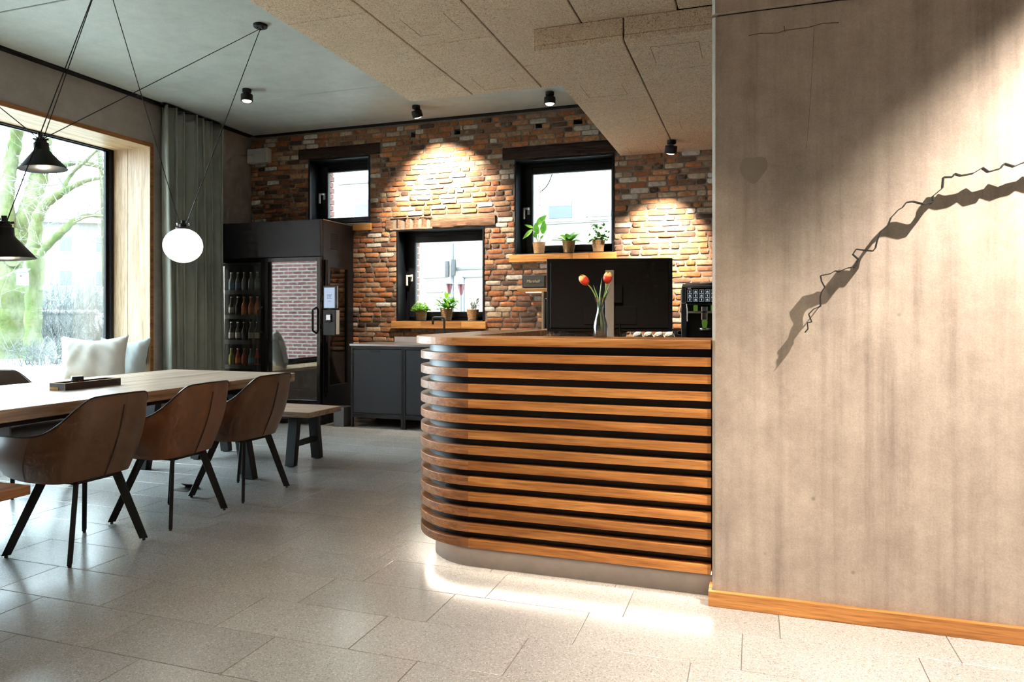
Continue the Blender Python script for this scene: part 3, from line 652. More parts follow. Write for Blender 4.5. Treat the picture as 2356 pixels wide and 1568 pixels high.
MB().box(-1.385, -.168, 3.385, 4.05, .715, .745).box(-1.385, -1.36, 3.4, 4.04, 0, .715).box(-.20, -.170, 3.4, 4.04, 0, .715).build('desk', M['oak_x'], ctr)
ribbon(lpath(.075), lpath(.10), 0, .118).build('plinth', M['plinth'], ctr, smooth=35)
for k in range(13):
    z0 = .115 + k * .0723; z1 = z0 + .0385
    full = lpath(0, n=14); inn = lpath(.048, n=14)
    ribbon(full[:2], inn[:2], z0, z1).build('slat', M['slat_x'], ctr, bevel=.0015)
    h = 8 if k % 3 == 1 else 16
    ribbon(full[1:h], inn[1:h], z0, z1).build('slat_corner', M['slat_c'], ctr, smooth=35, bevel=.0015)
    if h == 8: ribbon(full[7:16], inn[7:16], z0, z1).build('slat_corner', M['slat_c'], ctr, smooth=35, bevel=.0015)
    ribbon(full[15:], inn[15:], z0, z1).build('slat', M['oak_y'], ctr, bevel=.0015)
ribbon(lpath(.030), lpath(.048), .106, .1135).build('led_strip', M['led'], ctr)

# ================================================================== CHAIRS
def make_chair(mat, label, group='brown armchairs around the long table'):
    t = thing('armchair', label, 'chair', group=group)
    top = [(0, -.268, .806), (.10, -.258, .803), (.163, -.238, .795), (.205, -.200, .752), (.238, -.132, .682), (.258, -.045, .630), (.268, .070, .608), (.264, .180, .607), (.243, .275, .602)]
    bot = [(0, -.128, .388), (.10, -.122, .386), (.168, -.105, .384), (.202, -.075, .383), (.222, -.015, .383), (.232, .055, .385), (.236, .125, .390), (.236, .195, .400), (.230, .255, .412)]
    ns = 25
    T_ = spline(top, ns); B_ = spline(bot, ns)
    full_t = [Vector((-p.x, p.y, p.z)) for p in T_[:0:-1]] + T_; full_b = [Vector((-p.x, p.y, p.z)) for p in B_[:0:-1]] + B_
    nu = len(full_t); nv = 9
    def outer(i, j):
        v = j / (nv - 1); p = full_b[i].lerp(full_t[i], v); out = Vector((p.x, p.y - .06, 0)); out = out.normalized() if out.length > 1e-6 else Vector((0, -1, 0))
        fold = .008 * max(0, 1 - abs(p.x) / .05) * (1 if p.y < 0 else 0)
        return p + out * (.022 * math.sin(math.pi * v) + .0) + Vector((0, -fold, 0))
    def inner(i, j):
        p = outer(i, j); out = Vector((p.x, p.y - .06, 0)).normalized(); return p - out * .034
    mb = MB(); mb.grid(outer, nu, nv); o1 = len(mb.v); mb.grid(inner, nu, nv); N_ = nu * nv
    fs = []
    for i in range(nu - 1):
        a = (nv - 1) * nu + i; fs.append((a, a + 1, N_ + a + 1, N_ + a)); fs.append((i, N_ + i, N_ + i + 1, i + 1))
    for j in range(nv - 1):
        for e in (0, nu - 1): fs.append((j * nu + e, (j + 1) * nu + e, N_ + (j + 1) * nu + e, N_ + j * nu + e))
    mb.f += fs
    mb.build('shell', mat, t, smooth=60)
    rim = [(outer(i, nv - 1) + inner(i, nv - 1)) / 2 + Vector((0, 0, .002)) for i in range(nu)]
    rim = [outer(i, nv - 1) + Vector((0, 0, .003)) for i in range(nu)]
    MB().tube(rim, .0042, 6).build('piping', M['piping'], t, smooth=60)
    MB().tube([outer(nu // 2, j) + Vector((0, -.001, 0)) for j in range(0, nv - 1)], .003, 6).build('back_seam', M['piping'], t, smooth=60)
    for e in (int(nu * .16), nu - 1 - int(nu * .16)):
        MB().tube([outer(e, j) for j in range(nv)], .0022, 6).build('side_seam', mat, t, smooth=60)
    # seat: rounded cushion with underside
    def sp(i, j):
        a = 2 * math.pi * i / 32; ex = .218 * abs(math.cos(a)) ** .55 * (1 if math.cos(a) > 0 else -1); ey = .075 + .195 * abs(math.sin(a)) ** .55 * (1 if math.sin(a) > 0 else -1)
        prof = [(.0, .484), (.5, .486), (.86, .478), (.97, .455), (1.0, .43), (.97, .395), (.85, .378), (0.0, .374)]
        r, z_ = prof[j]; return Vector((ex * r, .075 + (ey - .075) * r, z_))
    MB().grid(sp, 32, 8, closed=True).build('seat', mat, t, smooth=60)
    for sx_ in (-1, 1):
        for sy, fy, ay in ((-1, -.165, -.085), (1, .255, .13)):
            foot = Vector((sx_ * .217, fy, .012)); at_ = Vector((sx_ * .115, ay, .385)); w = Vector((sx_, sy * .95, 0))
            l = MB().bar(foot, at_, w, .040, .020, .046, .02, flat=True).build('leg', M['matte'], t, bevel=.002)
            MB().lathe([(.008, 0), (.009, .004), (.007, .014)], 10, (foot.x, foot.y, 0)).build('glide', M['blackp'], l)
    MB().box(-.13, .13, -.10, .145, .366, .380).build('seat_plate', M['matte'], t)
    return t
ch1 = make_chair(M['leather'], 'brown leather armchair nearest the camera on the near side of the long table')
ch1.location = (-3.245, 2.750, 0); ch1.rotation_euler = (0, 0, R(90))
def recolor(root, m):
    for c in root.children:
        if c.name.split('.')[0] in ('shell', 'seat', 'side_seam'): c.data = c.data.copy(); c.data.materials[0] = m
ch2 = dup(ch1); ch2.location = (-3.245, 3.362, 0); ch2['label'] = 'cognac leather armchair, middle of the three on the near side of the table'; recolor(ch2, M['leather2'])
ch2.rotation_euler = (0, 0, R(91))
ch3 = dup(ch1); ch3.location = (-3.245, 3.975, 0); ch3['label'] = 'brown leather armchair beside the far bench on the near side of the table'
ch3.rotation_euler = (0, 0, R(88.5))
ch4 = dup(ch1); ch4.location = (-4.82, 3.56, 0); ch4.rotation_euler = (0, 0, R(-90)); ch4['label'] = 'dark brown armchair on the window side of the long table'; recolor(ch4, M['leather3'])

# ================================================================== TABLE + BENCHES
tb = thing('dining_table', 'long wooden plank table with black splayed trestle legs', 'table', (-4.0, 3.52, 0))
tx = [-.602, -.26, -.02, .26, .602]; ty0, ty1 = -2.30, 1.222
tx = [-.602, -.295, -.018, .600]
tx = [-.602, -.295, .0, .600]
for a, b in zip(tx[:-1], tx[1:]):
    bx(a + .004, b - .004, ty0, ty1, .681, .745).build('plank', M['table'], tb, bevel=.003)
bx(-.56, .56, ty0 + .1, ty1 - .1, .655, .681).build('sub_frame', M['matte'], tb)
for y in (-1.85, .81):
    for s in (-1, 1):
        MB().bar((s * .50, y, .0), (s * .37, y, .655), (1, 0, 0), .105, .06, flat=True).build('trestle_leg', M['matte'], tb, bevel=.003)
    bx(-.46, .46, y - .03, y + .03, .62, .656).build('trestle_bar', M['matte'], tb)
def bench(label, x, y, m, length, rz=0, group='wooden benches at the long table'):
    b = thing('bench', label, 'bench', (x, y, 0), rz, group=group)
    for a, c in ((-.228, -.004), (.004, .228)):
        bx(-length / 2, length / 2, a, c, .398, .440).build('plank', m, b, bevel=.003)
    for s in (-1, 1):
        xx = s * (length / 2 - .20)
        for q in (-1, 1):
            l = MB().bar((xx, q * .178, .006), (xx, q * .125, .398), (1, 0, 0), .085, .05, flat=True).build('leg', M['matte'], b, bevel=.003)
            MB().lathe([(.03, 0), (.03, .006)], 12, (xx, q * .178, 0)).build('glide', M['blackp'], l)
        bx(xx - .02, xx + .02, -.15, .15, .15, .19).build('stretcher', M['matte'], b)
    bx(-length / 2 + .12, length / 2 - .12, -.02, .02, .37, .398).build('rail', M['matte'], b)
    return b
bench('weathered wooden bench with black legs at the far end of the table', -3.93, 4.955, M['bench'], 1.33)
bench('warm brown wooden bench in line with the armchairs, cut by the left frame edge', -3.288, 1.66, M['bench_warm'], 1.33, R(90))

# tray and socket cube on the table
tr = thing('wooden_tray', 'dark wooden tray with a brass plate on the long table', 'tray', (-3.98, 3.39, .745))
w, l, h, t_ = .062, .20, .042, .008
for nm, a in (('side', (w - t_, w, -l, l)), ('side', (-w, -w + t_, -l, l)), ('end', (-w + t_, w - t_, -l, -l + t_)), ('end', (-w + t_, w - t_, l - t_, l))):
    o = bx(*a, 0, h).build(nm, M['darkwood'], tr)
    bx(*a, h, h + .0018).build('rim', M['palewood'], o)
bx(-w + t_, w - t_, -l + t_, l - t_, 0, .006).build('base', M['darkwood'], tr)
pl = bx(-w + .006, -w + .07, -l - .0015, -l, .002, .018).build('plate', M['gold'], tr)
mb = MB()
for i in range(6):
    for j in range(2): mb.lathe([(.0022, 0), (.0022, .0012)], 8, (0, 0, 0), Matrix.Translation((-w + .016 + i * .009, -l - .0027, .0065 + j * .007)) @ Matrix.Rotation(R(-90), 4, 'X'))
mb.build('plate_dots', M['darkwood'], pl); bpy.data.objects[mb and 'plate_dots']['kind'] = 'stuff'
MB().box(w - .0005, w + .001, -l - .0005, -l + .002, 0, h).build('corner_line', M['palewood'], tr)
cb = thing('socket_cube', 'small black socket cube standing in the tray', 'socket', (-3.985, 3.33, .751), R(-35))
bx(-.032, .032, -.032, .032, 0, .068).build('body', M['blackg'], cb, bevel=.004)
for rz in (0, 90, 180, 270):
    Mx = Matrix.Rotation(R(rz), 4, 'Z') @ Matrix.Translation((0, -.0325, .032)) @ Matrix.Rotation(R(90), 4, 'X')
    MB().lathe([(.020, -.002), (.020, .001), (.017, .001), (.016, -.004)], 18, (0, 0, 0), Mx).build('socket', M['matte'], cb, smooth=30)
# floor socket under the table
fs_ = thing('floor_socket', 'black floor socket with an open lid under the table', 'socket', (-3.70, 3.92, .0005))
bx(-.06, .06, -.06, .06, 0, .004).build('frame', M['steel'], fs_)
MB().add([(-.06, .06, .004), (.06, .06, .004), (.06, .02, .03), (-.06, .02, .03), (-.06, .064, .004), (.06, .064, .004), (.06, .024, .034), (-.06, .024, .034)], [(0, 1, 2, 3), (4, 5, 6, 7), (0, 1, 5, 4), (2, 3, 7, 6), (0, 3, 7, 4), (1, 2, 6, 5)]).build('lid', M['matte'], fs_)

# ================================================================== CUSHIONS + CURTAIN
def pillow(name, label, loc, rot, w, h, t, m, seed):
    rr = random.Random(seed); n = 31; ph = [rr.uniform(0, 6.28) for _ in range(12)]
    o = thing(name, label, 'cushion', loc, group='cushions on the window seat'); o.rotation_euler = rot
    def P(side):
        def q(i, j):
            u, v = i / (n - 1) * 2 - 1, j / (n - 1) * 2 - 1
            f_ = max(0, (1 - abs(u) ** 3.2) * (1 - abs(v) ** 3.2)) ** .55
            pin = 1 - .08 * (1 - v * v) * abs(u) ** 3; pin2 = 1 - .10 * (1 - u * u) * abs(v) ** 3
            wr = .009 * math.sin(9 * u + 3 * v + ph[0]) * math.sin(4 * v + ph[1]) + .003 * math.sin(14 * u * v + 9 * u + ph[2]) + .0045 * math.sin(24 * (u + .7 * v) + 4 * math.sin(4 * u + ph[3])) * max(0, u * v + .3)
            y = side * (t * f_ + wr * f_ ** .5 * 1.1)
            return Vector((u * w / 2 * pin, y, h / 2 + v * h / 2 * pin2 - .03 * (1 - abs(u)) * (v > 0) * v))
        return q
    mb = MB(); mb.grid(P(-1), n, n); k = len(mb.v); mb.grid(P(1), n, n)
    rim = [i for i in range(n)] + [j * n + n - 1 for j in range(1, n)] + [(n - 1) * n + i for i in range(n - 2, -1, -1)] + [j * n for j in range(n - 2, 0, -1)]
    mb.f += [(rim[q], rim[(q + 1) % len(rim)], k + rim[(q + 1) % len(rim)], k + rim[q]) for q in range(len(rim))]
    mb.build('cover', m, o, smooth=80)
    A = P(-1); pts = [A(i, 0) for i in range(n)] + [A(n - 1, j) for j in range(1, n)] + [A(i, n - 1) for i in range(n - 2, -1, -1)] + [A(0, j) for j in range(n - 2, -1, -1)]
    MB().tube(pts, .004, 6).build('edging', m, o, smooth=80)
    return o
pillow('cushion', 'large off-white linen cushion at the front of the window seat', (-6.02, 5.19, .482), (R(-14), 0, R(38)), .58, .53, .10, M['cushion'], 4)
pillow('cushion', 'pale grey linen cushion leaning in the window corner behind the white one', (-6.06, 5.53, .482), (R(-16), 0, R(20)), .50, .50, .085, M['cushion2'], 9)

cur = thing('curtain', 'floor-length grey-green wool curtain beside the picture window', 'curtain', (-5.76, 6.24, 0))
nu, nv = 150, 26
def cp(i, j):
    s = i / (nu - 1); v = j / (nv - 1); amp = .088 * (1 - .25 * v)
    y = -.43 + .79 * s + .012 * math.sin(9 * s + 4 * v)
    ph = 2 * math.pi * (6.2 * s + .25 + .10 * math.sin(5 * s))
    x = amp * math.sin(ph) * (0.8 + .3 * math.sin(13 * s + 1)) + .006 * math.sin(20 * s + 5 * v)
    y += .018 * math.sin(2 * ph) + .02 * (v - .5) * (s - .6)
    return Vector((x, y, .012 + v * (ZC - .045)))
o = MB().grid(cp, nu, nv).build('cloth', M['curtain'], cur, smooth=180, fix=False)
md = o.modifiers.new('thick', 'SOLIDIFY'); md.thickness = .004
bx(-.02, .02, -.46, .36, ZC - .032, ZC - .012).build('rail', M['black'], cur)

# ================================================================== DRINKS COOLER
FR = thing('drinks_cooler', 'tall black double-door glass drinks cooler full of bottles', 'fridge', (-5.135, 6.96, 0))
hx, fy, by, zt = .708, -.34, .325, 2.237
for nm, a in (('side_panel', (-hx, -hx + .04, fy + .05, by, .06, zt)), ('back_panel', (-hx + .04, hx - .04, by - .03, by, .06, zt)),
              ('floor_panel', (-hx + .04, hx - .04, fy + .05, by - .03, .06, .30)), ('header', (-hx + .04, hx - .04, fy + .05, by - .03, 1.80, zt - .005)), ('base', (-hx + .03, hx - .03, fy + .08, by, .0, .06))):
    bx(*a).build(nm, M['blackp'], FR, bevel=.004)
sp_ = holed(MB(), (fy + .05, by), (.06, zt), [(fy + .18, by - .12, .42, 1.72)], lambda m, a, b, c, d: m.box(hx - .04, hx, a, b, c, d)).build('side_panel', M['blackp'], FR)
bx(hx - .03, hx - .02, fy + .18, by - .12, .42, 1.72).build('side_pane', M['sglass'], FR)
bx(hx, hx + .004, fy + .05, by, zt - .006, zt + .004).build('top_edge', M['steel'], FR)
for k in range(9): bx(hx, hx + .003, fy + .20, fy + .34, 1.93 + k * .02, 1.94 + k * .02).build('vent_slat', M['matte'], FR)
bx(hx - .006, hx + .022, fy + .07, fy + .11, .35, 1.80).build('side_rail', M['blackg'], FR, bevel=.003)
bx(-hx + .002, hx - .002, fy, fy + .05, 1.835, zt - .002).build('header_panel', M['anthra'], FR, bevel=.004)
bx(-hx + .002, hx - .002, fy, fy + .05, .06, .225).build('kick_panel', M['blackp'], FR, bevel=.004)
for s in (-1, 1):
    a, b = (-hx + .004, -.021) if s < 0 else (-.017, hx - .004)
    fw = .045; d = MB().box(a, a + fw, fy, fy + .045, .23, 1.83).box(b - fw, b, fy, fy + .045, .23, 1.83).box(a + fw, b - fw, fy, fy + .045, .23, .275).box(a + fw, b - fw, fy, fy + .045, 1.785, 1.83).build('door', M['blackg'], FR, bevel=.003)
    bx(a + fw - .004, b - fw + .004, fy + .004, fy + .012, .27, 1.79).build('pane', M['fglass'], d)
    xh = -.045 if s < 0 else hx - .05
    MB().tube([(xh, fy, 1.28), (xh - .015, fy - .05, 1.25), (xh - .015, fy - .05, 1.03), (xh, fy, 1.0)], .012, 8).build('handle', M['matte'], d, smooth=40)
shelf_z = [.62, .90, 1.19, 1.47]
for zz in shelf_z:
    bx(-hx + .045, hx - .045, fy + .09, by - .04, zz - .02, zz).build('shelf', M['blackp'], FR)
    bx(-hx + .045, hx - .045, fy + .075, fy + .09, zz - .035, zz + .012).build('shelf_rail', M['blackp'], FR)
bx(-hx + .05, -hx + .06, fy + .06, fy + .07, .35, 1.76).build('led_strip', M['ledc'], FR)  # unseen glowing strip, added to light the bottles behind the left door
# bottles
def bottle(kind, label, loc, hgt, rad, body, lab):
    b = thing('bottle', label, 'bottle', loc, group='bottles in the drinks cooler')
    nk = rad * .42
    MB().lathe([(rad * .9, 0), (rad, .006), (rad, hgt * .52), (rad * .86, hgt * .60), (nk, hgt * .74), (nk * .92, hgt * .94), (nk * 1.1, hgt * .945), (nk * 1.1, hgt)], 14).build('glass', body, b, smooth=40)
    MB().lathe([(rad + .0008, hgt * .16), (rad + .0008, hgt * .46)], 14).build('label_band', lab, b, smooth=40)
    MB().lathe([(nk * 1.15, hgt * .965), (nk * 1.15, hgt + .004), (0, hgt + .004)], 12).build('cap', M['steel'] if kind != 2 else M['gold'], b, smooth=40)
    return b
ROW = {1.47: ('top', [('clear_b', 'lab_b', 'clear bottle with a pale blue label'), ('clear_b', 'lab_b', 'clear bottle with a pale blue label'), ('clear_b', 'clear_b', 'small clear bottle without a label'), ('clear_b', 'clear_b', 'small clear bottle without a label'), ('clear_b', 'lab_b', 'clear bottle with a pale blue label'), ('clear_b', 'lab_w', 'clear bottle with a white label')]),
       1.19: ('second', [('brown_b', 'lab_w', 'dark bottle with a round white label'), ('brown_b', 'lab_d', 'dark bottle with a black label'), ('amber', 'lab_o', 'orange bottle with an orange label'), ('amber', 'lab_o', 'orange bottle with an orange label'), ('amber', 'lab_o', 'orange bottle with an orange label'), ('amber', 'lab_w', 'orange bottle with a white label')]),
       .90: ('third', [('brown_b', 'lab_w', 'brown bottle with a cream label'), ('brown_b', 'lab_w', 'brown bottle with a cream label'), ('brown_b', 'lab_d', 'brown bottle with a dark label'), ('brown_b', 'lab_w', 'brown bottle with a cream label'), ('green_b', 'lab_w', 'green bottle with a white label'), ('green_b', 'lab_w', 'green bottle with a white label')]),
       .62: ('bottom', [('lime_b', 'lime_b', 'lime-yellow bottle'), ('redb', 'lab_o', 'red bottle with an orange label'), ('redb', 'redb', 'red bottle'), ('clear_b', 'lab_b', 'clear bottle with a blue label'), ('redb', 'lab_d', 'red bottle with a dark label'), ('brown_b', 'lab_w', 'brown bottle with a white label')])}
for zz, (rn, items) in ROW.items():
    for k, (bm, lm, lb) in enumerate(items):
        x = -5.135 - .575 + k * .090 + (.004 if k % 2 else 0)
        pos = ['leftmost', 'second', 'third', 'fourth', 'fifth', 'sixth'][k]
        bottle(k % 3, f'{lb}, {pos} from the left on the {rn} cooler shelf', (x, 6.96 + fy + .13, zz + .0005), .215 if rn != 'bottom' else .19, .030, M[bm], M[lm])

# payment terminal on the cooler's flank
pt_ = thing('payment_terminal', 'black payment terminal with bright screen on the side of the cooler', 'terminal', (-4.30, 6.60, 1.0))
MB().box(-.085, .085, .0, .035, .262, .515).build('display', M['blackg'], pt_, bevel=.006)
bx(-.068, .062, -.003, .0, .275, .492).build('screen', M['screen'], pt_)
MB().box(-.03, .03, -.0045, -.003, .41, .416).box(-.025, -.018, -.0045, -.003, .385, .407).box(-.006, .001, -.0045, -.003, .385, .407).box(.012, .019, -.0045, -.003, .385, .407).box(-.03, .03, -.0045, -.003, .374, .38).box(-.02, .02, -.0045, -.003, .345, .349).build('screen_icon', M['screen_ink'], pt_)
MB().prism([(-.085, 0), (.07, 0), (.07, .07), (-.085, .07)], -.02, .255).build('reader', M['blackp'], pt_, bevel=.006)
bx(-.055, .025, -.012, 0, .125, .215).build('reader_bezel', M['blackg'], pt_, bevel=.003)
bx(-.035, .012, -.0135, -.012, .145, .20).build('reader_screen', M['screen_w'], pt_)
bx(.07, .082, .01, .06, -.01, .25).build('reader_edge', M['silver'], pt_, bevel=.002)
MB().box(-.125, .05, .035, .06, .05, .10).box(-.125, .05, .03, .06, .36, .41).build('bracket', M['matte'], pt_)

# ================================================================== KITCHEN LINE ALONG THE BRICK WALL
gb = thing('grey_box', 'small grey box on the floor between the cooler and the cabinet', 'box', (-4.225, 6.70, 0))
bx(-.065, .065, -.045, .13, 0, .20).build('body', M['box_grey'], gb, bevel=.004); bx(-.06, .06, -.04, .125, .20, .206).build('lid', M['box_grey'], gb, bevel=.002)
cabs = []
for k in range(6):
    x0 = -4.10 + k * .628; x1 = x0 + .626
    lb = ['black base cabinet next to the cooler', 'black base cabinet half hidden by the counter corner'][k] if k < 2 else '%s black base cabinet from the cooler, behind the reception counter' % ['third', 'fourth', 'fifth', 'sixth'][k - 2]
    c = thing('base_cabinet', lb, 'cabinet', ((x0 + x1) / 2, 6.99, 0), group='base cabinets under the worktop'); w = .313
    MB().box(-w, w, -.272, .285, .12, .868).build('carcass', M['blackp'], c)
    MB().box(-w, -w + .028, -.298, -.27, .105, .868).box(w - .014, w, -.298, -.27, .105, .868).box(-w + .028, w - .014, -.298, -.27, .835, .868).box(-w + .028, w - .014, -.298, -.27, .105, .15).build('face_frame', M['black'], c, bevel=.002)
    d = bx(-w + .032, w - .018, -.294, -.272, .156, .83).build('door', M['anthra'], c, bevel=.002)
    bx(-.075, .035, -.300, -.294, .805, .824).build('handle', M['matte'], d, bevel=.002)
    for sx_ in (-1, 1):
        bx(sx_ * (w - .014) - .012, sx_ * (w - .014) + .012, -.296, -.272, 0, .105).build('leg', M['black'], c)
        bx(sx_ * (w - .014) - .012, sx_ * (w - .014) + .012, .24, .265, 0, .12).build('leg', M['black'], c)
wt = thing('worktop', 'thin stainless steel worktop with upstand in front of the brick wall', 'worktop', (-2.2, 6.99, .868))
bx(-1.91, 1.88, -.305, .285, 0, .022).build('slab', M['steel'], wt, bevel=.002)
bx(-1.68, 1.88, .272, .285, .022, .085).build('upstand', M['steel'], wt, bevel=.002)
fa = thing('kitchen_tap', 'square black kitchen tap in front of the lower window', 'tap', (-3.185, 7.10, .8905))
MB().lathe([(.027, 0), (.027, .012), (.02, .016)], 16).build('base', M['matte'], fa, smooth=40)
MB().tube([(0, 0, 0), (0, 0, .262), (-.006, -.002, .275), (-.02, -.006, .281), (-.10, -.03, .281), (-.114, -.034, .275), (-.12, -.036, .262), (-.12, -.036, .205)], .0125, 12).build('spout', M['matte'], fa, smooth=50)
MB().tube([(.018, 0, .05), (.06, 0, .075)], .006, 8).build('lever', M['matte'], fa, smooth=50)
# microwave housing with shelf
mh = thing('microwave_shelf', 'oak wall shelf and open oak box housing a microwave', 'shelf', (-1.60, 7.12, 1.04))
bx(-.70, .42, -.16, .165, .395, .432).build('shelf_board', M['oak_bright'], mh, bevel=.002)
bx(-.44, -.42, -.165, .165, .02, .395).build('side', M['oak_z'], mh); bx(.36, .38, -.165, .165, .02, .395).build('side', M['oak_z'], mh)
bx(-.44, .38, -.165, .165, 0, .02).build('bottom', M['oak_bright'], mh)
bx(-.63, -.47, -.10, -.07, .389, .395).build('led_strip', M['led2'], mh)
mw = thing('microwave', 'black built-in microwave in the oak box behind the monitor', 'microwave', (-1.60, 7.12, 1.0605))
bx(-.415, .355, -.150, .16, .0, .345).build('body', M['blackp'], mw)
bx(-.413, .353, -.164, -.150, .003, .30).build('door', M['blackg'], mw, bevel=.002); bx(-.413, .353, -.164, -.150, .308, .343).build('control_strip', M['blackg'], mw)
bx(-.40, .34, -.170, -.164, .300, .306).build('handle_line', M['silver'], mw)
bx(-.33, .20, -.1655, -.164, .07, .25).build('viewing_pane', M['core'], mw)
# loudspeaker on the shelf
sk = thing('loudspeaker', 'small vintage-style black loudspeaker on the oak shelf', 'speaker', (-2.135, 7.06, 1.4725))
MB().box(-.125, .125, -.07, .07, .006, .135).build('case', M['spk'], sk, bevel=.006)
bx(-.112, .112, -.073, -.07, .016, .122).build('grille', M['grille'], sk, bevel=.002)
tm = Matrix.Translation((-.004, -.0752, .071)) @ FACE_NEG_Y
logo = text('logo', 'Marshall', .042, M['logo'], sk, tm)
logo.data.transform(Matrix(((1, .25, 0, 0), (0, 1, 0, 0), (0, 0, 1, 0), (0, 0, 0, 1))))
for k in range(4): MB().lathe([(.006, .135), (.006, .141)], 10, (-.05 + k * .04, 0, 0)).build('knob', M['gold'], sk)
for sx_ in (-.1, .1): MB().lathe([(.008, 0), (.008, .006)], 10, (sx_, 0, 0)).build('foot', M['matte'], sk)
# coffee machine
cm = thing('coffee_machine', 'black fully automatic coffee machine with icon touchscreen beside the concrete wall', 'coffee machine', (-.42, 7.0, .8905))
MB().box(-.215, .215, -.14, .18, .0, .60).box(-.215, -.17, -.25, -.14, .0, .42).box(.17, .215, -.25, -.14, .0, .42).box(-.17, .17, -.25, -.14, 0, .06).box(-.215, .215, -.20, -.14, .40, .58).build('body', M['blackp'], cm, bevel=.005)
bx(-.235, .235, -.27, .10, .0, .035).build('drip_tray', M['blackg'], cm, bevel=.004); bx(-.225, .225, -.262, .0, .035, .040).build('tray_rim', M['steel'], cm)
bx(-.225, -.195, -.19, .05, .42, .545).build('side_trim', M['silver'], cm)
scr = bx(-.175, .19, -.262, -.205, .405, .562).build('screen', M['blackg'], cm, bevel=.004)
for i in range(6):
    for j in range(3):
        x = -.155 + i * .052; zz = .434 + j * .037; y = -.2632
        MB().box(x - .001, x + .040, y - .001, y, zz - .002, zz).box(x - .001, x + .040, y - .001, y, zz + .030, zz + .032).box(x - .001, x + .001, y - .001, y, zz, zz + .03).box(x + .038, x + .040, y - .001, y, zz, zz + .03).build('icon_frame', M['icon'], scr)
        c = x + .0195; ic = MB()
        if (i + j) % 2: ic.prism([(-.011, 0), (.011, 0), (.009, .012), (.004, .017), (-.004, .017), (-.009, .012)], 0, .001)
        else: ic.prism([(-.005, 0), (.005, 0), (.006, .018), (-.006, .018)], 0, .001)
        o = ic.build('icon', M['icon'], scr); o.matrix_local = Matrix.Translation((c, y - .0002, zz + .006)) @ FACE_NEG_Y
bx(-.155, -.125, -.2634, -.262, .553, .557).build('screen_title', M['icon'], scr)
sp = MB().box(-.035, .02, -.235, -.16, .26, .39).build('spout', M['chrome'], cm, bevel=.006)
MB().lathe([(.018, .19), (.026, .235), (.024, .26)], 14, (-.008, -.20, 0)).build('nozzle', M['limeglow'], cm, smooth=40)
MB().lathe([(.052, .170), (.055, .176), (.055, .188), (.03, .192)], 18, (-.008, -.20, 0)).build('cup_plate', M['steel'], cm, smooth=40)
for x in (-.09, .065): MB().box(x - .018, x + .018, -.21, -.17, .335, .40).build('light_window', M['limeglow'], cm, bevel=.004)
MB().box(-.16, .15, -.235, -.15, .325, .345).build('spout_rail', M['steel'], cm, bevel=.003)
MB().tube([(-.165, -.262, .41), (-.158, -.27, .36), (-.158, -.268, .25)], .006, 8).build('steam_wand', M['chrome'], cm, smooth=40)
MB().lathe([(.16, .60), (.165, .606), (.10, .622), (.0, .626)], 20, (.06, .02, 0)).build('bean_lid', M['matte'], cm, smooth=40)
bx(-.19, -.06, -.1, .08, .6, .612).build('hatch', M['matte'], cm, bevel=.003)
# black socket strip on the wall left of the machine
ss = thing('wall_socket', 'black double wall socket on the bricks beside the coffee machine', 'socket', (-.735, 7.287, 1.02))
bx(-.075, .075, -.012, 0, -.04, .04).build('plate', M['blackg'], ss, bevel=.002)
for x in (-.036, .036): MB().lathe([(.024, 0), (.024, .003), (.02, .003), (.019, -.003)], 16, (0, 0, 0), Matrix.Translation((x, -.012, 0)) @ Matrix.Rotation(R(90), 4, 'X')).build('socket', M['matte'], ss, smooth=40)
# cups lying nested on a low rack on the worktop
rk = thing('cup_rack', 'low black rack holding pale cups on the worktop', 'rack', (-.90, 6.86, .8905))
bx(-.20, .20, -.07, .07, .066, .074).build('board', M['matte'], rk)
for x in (-.18, .18):
    for y in (-.05, .05): bx(x - .008, x + .008, y - .008, y + .008, 0, .066).build('leg', M['matte'], rk)
for k in range(4):
    c = thing('cup', ['leftmost pale cup lying on the rack behind the counter', 'second pale cup from the left lying on the rack', 'third pale cup from the left lying on the rack', 'rightmost pale cup lying on the rack behind the counter'][k], 'cup', (-1.05 + k * .099, 6.86, 1.006), group='pale cups on the rack')
    c.rotation_euler = (0, R(68), R(4))
    MB().lathe([(.0, -.040), (.024, -.040), (.034, -.02), (.0395, .035), (.040, .04), (.0375, .04), (.032, -.016), (.0, -.034)], 22).build('bowl', M['ceramic'], c, smooth=40)
    MB().tube([(0, -.035, .025), (0, -.062, .02), (0, -.066, -.002), (0, -.034, -.018)], .005, 8).build('handle', M['ceramic'], c, smooth=60)

# ================================================================== ON THE COUNTER
mo = thing('computer_monitor', 'large black monitor seen from behind on a silver pole stand', 'monitor', (-.745, 3.86, .7455), R(14))
bx(-.11, .11, -.09, .13, 0, .010).build('foot', M['silver'], mo, bevel=.004)
MB().prism([(-.024 + .0 * i, 0) for i in range(1)] + [(.024, 0), (.024, .016), (-.024, .016)], .01, .70).build('pole', M['silver'], mo, bevel=.005)
pan = MB(); tl = R(4)
hw = .345
def mp(x, y, zz): return (x, y, zz)
pan.box(-hw, hw, .045, .062, .362, .765).build('panel', M['matte'], mo, bevel=.004)
MB().box(-hw + .02, hw - .02, .036, .046, .38, .75).build('back_cover', M['matte'], mo, bevel=.009)
bx(-.14, .15, .031, .037, .40, .50).build('cable_cover', M['matte'], mo, bevel=.003)
bx(-.07, .07, .010, .03, .52, .62).build('mount', M['matte'], mo, bevel=.003)
bx(-hw, hw, .0445, .0625, .765, .7665).build('top_edge', M['silver'], mo)
MB().tube([(.05, .02, .42), (.056, .0, .36), (.07, -.01, .28), (.09, .02, .12), (.1, .08, .012)], .004, 8).build('cable', M['matte'], mo, smooth=60)
